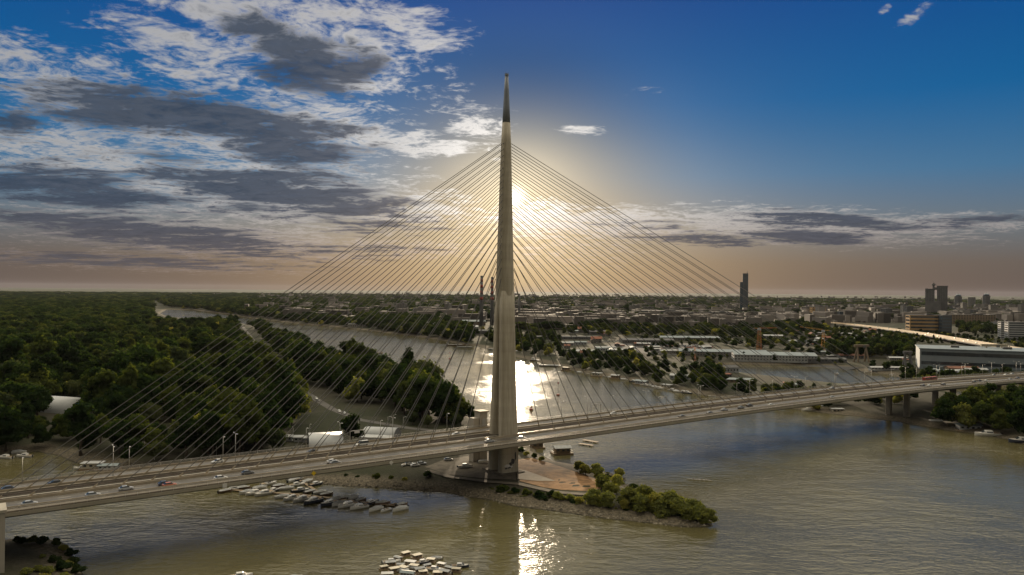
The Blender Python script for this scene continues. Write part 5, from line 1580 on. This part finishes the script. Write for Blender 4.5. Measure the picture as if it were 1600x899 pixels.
# cluster at the bottom edge
BOT = [(600, 889, 3), (616, 893, 3), (622, 875, 1), (634, 868, 3), (641, 882, 0), (652, 872, 3), (655, 893, 1), (667, 886, 1), (673, 878, 3), (690, 884, 0), (702, 890, 1), (713, 893, 3), (637, 899, 2), (684, 899, 3), (626, 885, 1), (605, 901, 0), (610, 883, 1), (647, 888, 3), (661, 897, 3), (696, 897, 1), (630, 891, 3)]
q = np.random.default_rng(9)
for i, (x, y, k) in enumerate(sorted(BOT)):
    boat(HB[k], x, y, q.uniform(-.7, .7), "%s, %s from the left in the cluster at the bottom edge" % (DESC[id(HB[k])], nth(i + 1)), "houseboats at the bottom edge", q.uniform(.3, .42))
for i, (x, y, k) in enumerate([(612, 879, 'C'), (646, 889, 'T'), (661, 880, 'D'), (680, 874, 'T'), (679, 891, 'C'), (695, 896, 'T'), (719, 886, 'D'), (628, 893, 'T')]):
    boat(PK[k], x, y, q.uniform(-.5, .5) + (3.1 if i % 2 else 0), "%s, %s among the houseboats of the bottom cluster" % (DESC[id(PK[k])], nth(i + 1)), "boats at the bottom edge", .75)
for x, y, k, lab in ((376, 902, 'C', "white motorboat cut by the bottom edge, left of the houseboat cluster"), (458, 905, 'T', "covered motorboat at the bottom edge between lone boat and cluster")):
    boat(PK[k], x, y, .4, lab, "boats at the bottom edge", .9)
# right bank
RB = [(1263, 642, CRUISER, 3.2, 1.3, "long white motorboat under the deck on the right bank"), (1282, 641, TARPR, 0, 1.2, "dark covered boat right of the long white motorboat under the deck"), (1308, 645, HB[0], .02, 1.0, "cream houseboat in the shade under the deck, right bank"),
      (1286, 640, HB[1], 0, .8, "dark wooden houseboat in the shade under the deck, right bank"), (1386, 653, CRUISD, .1, 1.3, "dark cabin boat near the bridge pier on the right bank"), (1462, 664, HB[1], -.1, .95, "dark gabled houseboat on the right bank, first of the row past the pier"),
      (1486, 668, HB[3], -.1, 1.1, "brown flat-roofed houseboat second in the row on the right bank"), (1513, 673, HB[2], -.12, 1.25, "big white pale-roofed houseboat in the middle of the right bank row"), (1543, 681, CRUISER, 2.95, 1.9, "big white cruiser right of the pale-roofed houseboat"),
      (1564, 679, TARPB, 2.9, 1.2, "covered boat behind the big white cruiser on the right bank"), (1597, 692, CRUISD, 2.95, 2.0, "large dark-hulled yacht at the right edge of the photo")]
for x, y, pr, h, s, lab in RB: boat(pr, x, y, h, lab, "boats on the right bank", s)
FB = [(884, 579, 'H3'), (906, 583, 'T'), (917, 585, 'O'), (933, 588, 'H0'), (946, 589, 'O'), (955, 591, 'T'), (962, 592, 'H1'), (975, 594, 'T'), (990, 597, 'D'), (1003, 601, 'H2'), (1008, 603, 'C'), (1016, 604, 'C'), (1024, 606, 'T'), (1030, 608, 'C'), (1042, 607, 'H0'), (1051, 611, 'C'), (1058, 613, 'T'), (1068, 614, 'C'), (1074, 615, 'D'), (1096, 616, 'O'), (1113, 620, 'O')]
for i, (x, y, k) in enumerate(FB):
    pr = HB[int(k[1])] if k[0] == 'H' else PK[k]
    boat(pr, x, y, R(-38) + RNG.uniform(-.2, .2), "%s, %s along the far bank right of the pylon" % (DESC[id(pr)], nth(i + 1)), "boats along the far bank", 1.15 if k[0] == 'H' else 1.25)
# barges in the glitter
def barge(px, py, head, L, label, cab=True):
    p = gp(px, py, .2); e = empty("barge", (p[0], p[1], 0), head)
    hull(L, L * .17, 1.7, M_hullr if cab else M_tarp, e)
    mb = MB(); mb.box((-.05 * L, 0, 1.75), (L * .7, L * .12, .5)); mb.build("hatch_cover", M_tarp, e)
    if cab:
        mb = MB(); mb.box((-.4 * L, 0, 3.2), (L * .1, L * .11, 2.8)); mb.build("wheelhouse", M_hull, e)
    return tag(e, label, "barge", "barges moored in the glitter")
for i, (x, y, h, L) in enumerate([(712, 540, .1, 34), (726, 543, -.1, 26), (822, 553, -.35, 40), (838, 557, -.4, 46), (852, 565, -.35, 42), (872, 573, -.3, 48), (846, 549, -.3, 34), (780, 547, -.2, 34)]):
    barge(x, y, h, L, "%s barge moored at the far bank near the pylon, %s from the left" % ("short dark" if L < 36 else "long dark", nth(i + 1)), i % 2 == 0)
# small craft and markers out on the river
for i, (x, y) in enumerate([(538, 538), (594, 552), (592, 578), (674, 608), (1307, 585)]):
    lab = "small dark boat drifting on the %s" % ["river far behind the left cables", "river upstream, right of the first drifting one", "river close to the island trees", "river near the island point, left of the glitter", "inlet behind the bridge"][i]
    boat(OPENW, x, y, .6, lab, "small boats on the river", 1.5 if y < 580 else 1.2)
def buoy(px, py, h, label):
    p = gp(px, py, 0); e = empty("channel_buoy", (p[0], p[1], 0))
    mb = MB(); mb.loft([sup(0, 0, r, r, z, 12, 2) for r, z in ((1.0, -.3), (1.5, .2), (1.5, .9), (.7, 1.3))]); mb.build("float", M_red, e)
    mb = MB(); mb.tube((0, 0, 1.2), (0, 0, h), .16, .1, 6); mb.build("mast", M_dark, e)
    mb = MB(); mb.loft([sup(0, 0, r, r, z, 8, 2) for r, z in ((.55, h - 1.6), (.55, h - .4), (.05, h + .5))]); mb.build("top_mark", M_red, e)
    return tag(e, label, "buoy", "channel buoys")
buoy(872, 618, 12, "tall channel buoy in the glitter right of the pylon"); buoy(703, 561, 9, "channel buoy on the river just left of the glitter"); buoy(830, 641, 3, "low buoy in the glitter close to the bridge deck")

# rowing shell with crew
def rower():
    """one seated figure leaning over an oar, grown as a single skin"""
    me = bpy.data.meshes.new("person")
    V = [(0, 0, .12), (.02, 0, .38), (.10, 0, .62), (.13, 0, .74), (.15, 0, .9), (.04, .2, .62), (.26, .22, .42), (.48, .14, .36), (.04, -.2, .62), (.26, -.22, .42), (.48, -.14, .36), (.02, .1, .1), (.42, .12, .34), (.78, .1, .08), (.02, -.1, .1), (.42, -.12, .34), (.78, -.1, .08)]
    E_ = [(0, 1), (1, 2), (2, 3), (3, 4), (2, 5), (5, 6), (6, 7), (2, 8), (8, 9), (9, 10), (0, 11), (11, 12), (12, 13), (0, 14), (14, 15), (15, 16)]
    Rr = [.15, .14, .15, .07, .115, .07, .05, .04, .07, .05, .04, .1, .075, .05, .1, .075, .05]
    me.from_pydata(V, E_, []); o = bpy.data.objects.new("person", me); COL.objects.link(o)
    md = o.modifiers.new("skin", 'SKIN'); o.modifiers.new("smooth", 'SUBSURF').levels = 1
    for i, r in enumerate(Rr): me.skin_vertices[0].data[i].radius = (r, r)
    me.skin_vertices[0].data[0].use_root = True
    dg = bpy.context.evaluated_depsgraph_get(); m2 = bpy.data.meshes.new_from_object(o.evaluated_get(dg))
    bpy.data.objects.remove(o)
    m2.materials.clear(); m2.materials.append(mat("rowing_shirt", (0.35, 0.30, 0.28), 0.8, var=0.2, scale=2)); return m2
try: RM = rower()
except Exception as ex: RM = None; print("rower", ex)
p = gp(1093, 750, .1); hd = -.25
e = empty("rowing_shell", (p[0], p[1], 0), hd); tag(e, "long slim rowing shell with a crew of four on the open water at right", "rowing boat")
mb = MB(); mb.loft([[(x, -w, .28), (x, -w * .6, -.05), (x, w * .6, -.05), (x, w, .28)] for x, w in ((-6.4, .03), (-4, .26), (0, .34), (4, .26), (6.4, .03))]); mb.build("hull", M_hull, e)
for i, x in enumerate((-3, -1, 1, 3)):
    mb = MB(); q_ = 1 if i % 2 else -1
    mb.tube((x + .45, 0, .42), (x + 1.2, q_ * 2.9, .1), .03, .03, 5); mb.box((x + 1.28, q_ * 3.1, .06), (.2, .5, .05)); mb.build("oar", M_wood, e)
if RM:
    for i, x in enumerate((-3, -1, 1, 3)):
        c, s = math.cos(hd), math.sin(hd)
        o = link("person", RM); o.location = (p[0] + x * c, p[1] + x * s, .16); o.rotation_euler = (0, 0, hd)
        tag(o, "rower in a pale shirt, %s from the left in the rowing shell" % nth(i + 1), "person", "crew of the rowing shell")

# ------------------------------------------------------------------ cars
CARM = {}
for nm, c in (("white", (.62, .62, .60)), ("silver", (.34, .35, .36)), ("black", (.02, .02, .023)), ("dark_blue", (.03, .045, .09)), ("red", (.38, .04, .03)), ("orange_red", (.45, .12, .05)), ("grey", (.13, .135, .14))):
    CARM[nm] = mat(nm + "_car_paint", c, 0.3, var=0.06, scale=1.0, coat=0.6, spec=.5)
M_lampf = mat("headlight_glass", (.6, .6, .55), .1, var=.05); M_lampr = mat("tail_light_red", (.35, .02, .02), .25, var=.1)
def car(colour, van=False):
    e = empty("parked_car"); pm = CARM[colour]
    L, Wd = (4.5, 1.8) if not van else (5.4, 2.0)
    def sec(x, hw, z0, z1): return [(x, -hw, z0), (x, -hw * 1.02, (z0 + z1) / 2), (x, -hw * .93, z1), (x, hw * .93, z1), (x, hw * 1.02, (z0 + z1) / 2), (x, hw, z0)]
    mb = MB(); mb.smooth = False
    h = Wd / 2
    mb.loft([sec(-L / 2, h * .88, .35, .82), sec(-L / 2 + .15, h * .97, .25, .95), sec(-L * .22, h, .22, .97), sec(L * .2, h, .22, .95), sec(L / 2 - .5, h * .97, .24, .82), sec(L / 2, h * .84, .34, .62)])
    mb.build("body", pm, e)
    rf = 1.46 if not van else 2.05; x0, x1, x2, x3 = (-.42, -.27, .06, .24) if not van else (-.49, -.47, .16, .3)
    mb = MB(); mb.loft([[(x0 * L, -h * .9, .94), (x0 * L, h * .9, .94), (x3 * L, h * .9, .93), (x3 * L, -h * .9, .93)], [(x1 * L, -h * .74, rf - .06), (x1 * L, h * .74, rf - .06), (x2 * L, h * .74, rf - .06), (x2 * L, -h * .74, rf - .06)]]); mb.build("windows", M_glass, e)
    mb = MB(); mb.loft([[(x1 * L - .06, -h * .77, rf - .07), (x1 * L - .06, h * .77, rf - .07), (x2 * L + .06, h * .77, rf - .07), (x2 * L + .06, -h * .77, rf - .07)], [(x1 * L + .1, -h * .66, rf + .02), (x1 * L + .1, h * .66, rf + .02), (x2 * L - .1, h * .66, rf + .02), (x2 * L - .1, -h * .66, rf + .02)]]); mb.build("roof", pm, e)
    for x in (-.3, .31):
        for y in (-1, 1):
            mb = MB(); mb.tube((x * L, y * (h - .2), .33), (x * L, y * (h + .02), .33), .33, .33, 12); w = mb.build("wheel", M_dark, e)
            mb = MB(); mb.tube((x * L, y * (h + .015), .33), (x * L, y * (h + .03), .33), .2, .2, 10); mb.build("rim", M_rail, w)
    for y in (-1, 1):
        mb = MB(); mb.box((L / 2 - .07, y * h * .64, .6), (.16, .34, .14)); mb.build("headlight", M_lampf, e)
        mb = MB(); mb.box((-L / 2 + .04, y * h * .68, .72), (.1, .3, .16)); mb.build("tail_light", M_lampr, e)
    return e
CARP = {c: Proto(car(c)) for c in CARM}
VANP = Proto(car("white", True)); VANP.root.name = "delivery_van"
for p_ in CARP.values(): p_.root.name = "car"
def s_at(px, tt, z=.6):
    lo, hi = -300.0, 800.0
    for _ in range(50):
        m = (lo + hi) / 2
        if proj(bp(m, tt, z))[0] < px: lo = m
        else: hi = m
    return (lo + hi) / 2
def deck_car(kind, px, tt, label, group):
    s = s_at(px, tt)
    pr = VANP if kind == 'van' else CARP[kind]
    p = bp(s, tt, .006)
    slope = math.atan2(deck_z(s + 3) - deck_z(s - 3), 6)
    rz = BANG + (0 if tt < 0 else math.pi)
    o = pr.get(p, rz); o.rotation_euler = (0, -slope if tt < 0 else slope, rz)
    o.scale = (1.1, 1.1, 1.1)
    tag(o, label, "van" if kind == 'van' else "car", group)
NEARC = [(46, 'silver', -17), (145, 'silver', -16.6), (197, 'silver', -13.4), (258, 'dark_blue', -13.6), (265, 'orange_red', -16.8), (345, 'white', -16.6), (387, 'grey', -13.6), (520, 'white', -13.4), (524, 'grey', -16.6), (765, 'silver', -13.6), (815, 'white', -16.6), (1066, 'black', -16.6), (1109, 'grey', -16.8),
         (1132, 'silver', -13.4), (1158, 'grey', -13.6), (1171, 'black', -10.4), (1205, 'white', -16.8), (1300, 'silver', -16.6), (1442, 'black', -10.6), (1452, 'white', -13.6), (1474, 'black', -13.6), (1522, 'black', -13.4), (1530, 'black', -10.4), (1541, 'white', -13.4), (1578, 'silver', -16.5), (1590, 'dark_blue', -10.4)]
FARC = [(10, 'dark_blue', 10.6), (85, 'black', 10.6), (340, 'white', 13.6), (487, 'black', 10.6), (566, 'van', 13.6), (712, 'silver', 10.4), (958, 'white', 13.4), (1300, 'grey', 13.4), (1552, 'grey', 13.4), (1571, 'white', 10.6), (1581, 'silver', 13.4)]
for i, (x, c, tt) in enumerate(NEARC):
    deck_car(c, x, tt, "%s car on the near carriageway of the bridge, %s from the left end" % (c.replace('_', ' '), nth(i + 1)), "cars on the near carriageway")
for i, (x, c, tt) in enumerate(FARC):
    deck_car(c, x, tt, ("%s van" % "white" if c == 'van' else "%s car" % c.replace('_', ' ')) + " on the far carriageway of the bridge, %s from the left end" % nth(i + 1), "cars on the far carriageway")
# red articulated bus
s = s_at(1453, 10.4); p = bp(s, 10.4, .006); e = empty("articulated_bus", p, BANG + math.pi); tag(e, "red articulated bus on the far carriageway near the right end of the bridge", "bus")
for x in (-4.9, 4.9):
    mb = MB(); mb.box((x, 0, 1.7), (8.6, 2.5, 2.7)); mb.build("body", M_red, e)
    mb = MB(); mb.box((x, 0, 2.1), (8.2, 2.56, 1.0)); mb.build("windows", M_glass, e)
    for xx in (-2.4, 2.4):
        for y in (-1.1, 1.1):
            mb = MB(); mb.tube((x + xx, y - .15, .48), (x + xx, y + .15, .48), .48, .48, 10); mb.build("wheel", M_dark, e)
mb = MB(); mb.box((0, 0, 1.7), (1.25, 2.3, 2.5)); mb.build("bellows", M_dark, e)
# cars and boats on the ground under the bridge
def ground_car(kind, px, py, rz, label):
    p = on(px, py); pr = CARP[kind]; o = pr.get((p[0], p[1], p[2] + .1), rz, 1.1); tag(o, label, "car", "cars parked below the bridge")
for x, y, c, rz, lab in ((701, 720, 'silver', .3, "silver car parked on the gravel left of the pylon foot"), (640, 727, 'white', .2, "white car parked in the shade below the deck, leftmost of three"), (649, 729, 'white', .5, "white car parked below the deck, middle one of three"),
                         (659, 726, 'silver', .1, "silver car parked below the deck, right one of three"), (815, 705, 'black', .6, "black car parked behind the near pylon leg"), (790, 712, 'grey', 1.2, "grey car parked between the pylon legs")):
    ground_car(c, x, y, rz, lab)
p = on(727, 731); o = CRUISER.get((p[0], p[1], p[2] + .35), .35, .95); tag(o, "white motorboat laid up on the gravel left of the pylon foot", "motorboat")
p = on(756, 724); o = TARPB.get((p[0], p[1], p[2] + .35), .2, .95); tag(o, "covered boat laid up on the gravel beside the pylon leg", "motorboat")
p = on(632, 728); o = OPENB.get((p[0], p[1], p[2] + .35), 1.2, .9); tag(o, "upturned white dinghy in the shade below the deck, left of the parked cars", "boat")
p = on(30, 862); 
# vehicles on the park road
q = np.random.default_rng(4)
for i, (x, y, c) in enumerate([(494, 624, 'white'), (420, 566, 'silver'), (413, 557, 'grey'), (530, 644, 'white'), (538, 647, 'silver'), (497, 627, 'grey')]):
    p = on(x, y); d = np.array(PATH[4][:2]) - np.array(PATH[3][:2])
    o = CARP[c].get((p[0], p[1], p[2] + .12), math.atan2(d[1], d[0]), 1.1); tag(o, "%s car on the park road through the island trees, %s from the far end" % (c, nth([3, 2, 1, 5, 6, 4][i])), "car", "cars on the park road")
# traffic on the highway
for i, f in enumerate(np.linspace(.04, .93, 22)):
    k = f * (len(pts) - 2); a = int(k); p = pts[a] + (pts[a + 1] - pts[a]) * (k - a); d = pts[a + 1] - pts[a]; d = d / np.linalg.norm(d); n = np.array([-d[1], d[0]])
    off = [-11, -6, 6, 11][i % 4]; c = ['white', 'silver', 'grey', 'white', 'black'][i % 5]
    o = CARP[c].get((p[0] + n[0] * off, p[1] + n[1] * off, 10.61), math.atan2(d[1], d[0]) + (0 if off < 0 else math.pi), 1.15); tag(o, "%s car on the elevated highway, %s along it from its far end" % (c, nth(i + 1)), "car", "cars on the elevated highway")

# rows of vehicles parked in the yards, each a simple closed body with its cabin
YARDC = {}
for c in ('white', 'silver', 'grey', 'dark_blue', 'red'):
    mb = MB(); mb.box((0, 0, .62), (4.5, 1.8, .75)); mb.cur = 1; mb.box((-.2, 0, 1.24), (2.4, 1.6, .5), 0, .8); mb.cur = 0; mb.box((-.2, 0, 1.5), (1.8, 1.3, .05))
    o_ = mb.build("parked_car", [CARM[c], M_glass]); YARDC[c] = o_.data; bpy.data.objects.remove(o_)
q = np.random.default_rng(21)
for (a, b, n, rows, lab, grp) in [((1000, 540), (1108, 545), 26, 3, "%s car parked in rows in the storage yard behind the right cables", "cars in the storage yard"), ((905, 538), (985, 533), 16, 2, "%s car parked on the quay among trees right of the pylon", "cars on the quay"),
                                  ((1322, 522), (1376, 530), 16, 3, "%s car in the car park below the elevated highway", "cars below the highway"), ((1165, 508), (1275, 511), 18, 2, "%s car parked beside the rail yard beyond the warehouses", "cars by the rail yard")]:
    A, B = gp(*a, 4.6), gp(*b, 4.6); d = (B - A) / np.linalg.norm(B - A); nn = np.array([-d[1], d[0], 0])
    for r in range(rows):
        for k in range(n):
            if q.random() < .22: continue
            p = A + (B - A) * ((k + q.uniform(-.2, .2)) / n) + nn * (r * 16 + q.uniform(-1, 1))
            if land_d(np.array([p[:2]]))[0] < 4: continue
            c = list(YARDC)[int(q.choice([0, 0, 1, 1, 2, 3, 4]))]
            o_ = link("parked_car", YARDC[c]); o_.location = (p[0], p[1], gz(p[0], p[1]) + .2); o_.rotation_euler = (0, 0, math.atan2(nn[1], nn[0])); o_.scale = (1.2, 1.2, 1.2)
            tag(o_, lab % c.replace('_', ' '), "car", grp)

# ------------------------------------------------------------------ lamps, masts, signs on the bridge
def lamp_proto(h, double=False, arm=1.8):
    e = empty("street_lamp")
    mb = MB(); mb.smooth = True; mb.tube((0, 0, -.2), (0, 0, h), .14, .08, 6); mb.build("pole", M_rail, e)
    for q_ in ((-1, 1) if double else (-1,)):
        mb = MB(); mb.tube((0, 0, h - .05), (0, q_ * arm, h + .25), .07, .06, 5); a = mb.build("arm", M_rail, e)
        mb = MB(); mb.loft([[(x_ * .24, q_ * arm + y_ * .5, z_) for x_, y_ in ((-1, -1), (1, -1), (1, 1), (-1, 1))] for z_ in (h + .16, h + .36)]); mb.build("lamp_head", M_hull, a)
    return e
EDGE = Proto(lamp_proto(9.0)); MAST = Proto(lamp_proto(12.5, True, 2.2))
sedge = np.arange(-205, 640, 37.0)
for i, s in enumerate(sedge):
    p = bp(s, 22.2, .15); o = EDGE.get(p, BANG); tag(o, "slim street lamp on the far edge of the deck, %s from the left" % nth(i + 1), "street lamp", "lamps on the far deck edge")
smid = [-215, -176, -130, -84, -58, 60, 104, 150, 196, 242, 288, 334, 380, 426, 472, 518, 564]
for i, s in enumerate(smid):
    p = bp(s, 5.9 + .8, .2); o = MAST.get(p, BANG); tag(o, "tall double-armed lamp mast by the tracks, %s from the left" % nth(i + 1), "street lamp", "lamp masts by the tracks")
def portal(px, label):
    s = s_at(px, 21, 2); e = empty("portal_frame", bp(s, 21, .16), BANG)
    mb = MB(); h = 5.6
    for x in (-3.6, 3.6): mb.tube((x, 0, 0), (x, 0, h - .6), .16, .16, 8)
    mb.path([(-3.6, 0, h - .6), (-3.2, 0, h - .1), (-2.6, 0, h), (2.6, 0, h), (3.2, 0, h - .1), (3.6, 0, h - .6)], .16, 8); mb.build("frame", M_rail, e)
    mb = MB(); mb.box((0, .1, h - .75), (2.6, .12, 1.0)); mb.build("sign_board", M_hull, e)
    return tag(e, label, "gantry", "portal frames on the far walkway")
portal(558, "arched portal frame on the far walkway left of the pylon, before the tents"); portal(931, "arched portal frame on the far walkway, first right of the pylon"); portal(1035, "arched portal frame on the far walkway, second right of the pylon"); portal(1394, "arched portal frame on the far walkway near the right end of the cables")
def navsign(px, m, label, diamond=True):
    s = s_at(px, -22.9, -1); p = bp(s, -23.05, -1.0); e = empty("navigation_sign", p, BANG)
    mb = MB(); r = 1.0
    if diamond: pl = [(0, r), (r, 0), (0, -r), (-r, 0)]
    else: pl = [(-.8, -.8), (.8, -.8), (.8, .8), (-.8, .8)]
    plate(mb, pl, -.12); mb.build("board", m, e)
    mb = MB(); mb.tube((0, 0, -.9), (0, .2, 1.4), .06, .06, 5); mb.build("bracket", M_rail, e)
    return tag(e, label, "sign")
navsign(490, mat("sign_yellow", (.62, .42, .02), .5, var=.06), "yellow diamond navigation sign on the near deck edge above the marina")
navsign(351, mat("sign_white", (.6, .58, .55), .5, var=.06), "white square navigation sign on the near deck edge left of the yellow diamond", False)
navsign(611, MATS["sign_white"], "white diamond navigation sign on the near deck edge right of the yellow one")
# lamps in the park behind the bridge
for i, (x, y) in enumerate([(484, 684), (606, 671), (614, 668), (630, 672), (241, 727), (338, 712), (458, 690), (560, 676)]):
    p = on(x, y); o = EDGE.get((p[0], p[1], p[2]), BANG + .5 * i, .9); tag(o, "park lamp behind the far deck edge, %s from the left" % nth(sorted([484, 606, 614, 630, 241, 338, 458, 560]).index(x) + 1), "street lamp", "park lamps behind the bridge")
for pr in list(CARP.values()) + [VANP, CRUISER, CRUISD, TARPB, TARPR, OPENB, OPENW] + HB:
    if not pr.used:
        def rm(o):
            for c in list(o.children): rm(c)
            bpy.data.objects.remove(o)
        rm(pr.root)
# ------------------------------------------------------------------ the air
hm = bpy.data.materials.new("haze_air"); hm.use_nodes = True
t = NT(hm.node_tree)
out = t.new('ShaderNodeOutputMaterial'); pv = t.new('ShaderNodeVolumePrincipled')
pv.inputs['Color'].default_value = (0.46, 0.46, 0.52, 1); pv.inputs['Density'].default_value = 0.75e-5
pv.inputs['Anisotropy'].default_value = 0.25
t.link(pv.outputs[0], out.inputs['Volume'])
mb = MB(); mb.box((0, 0, 103.0), (86000, 86000, 214.0))
tag(mb.build("haze", hm), kind='stuff')
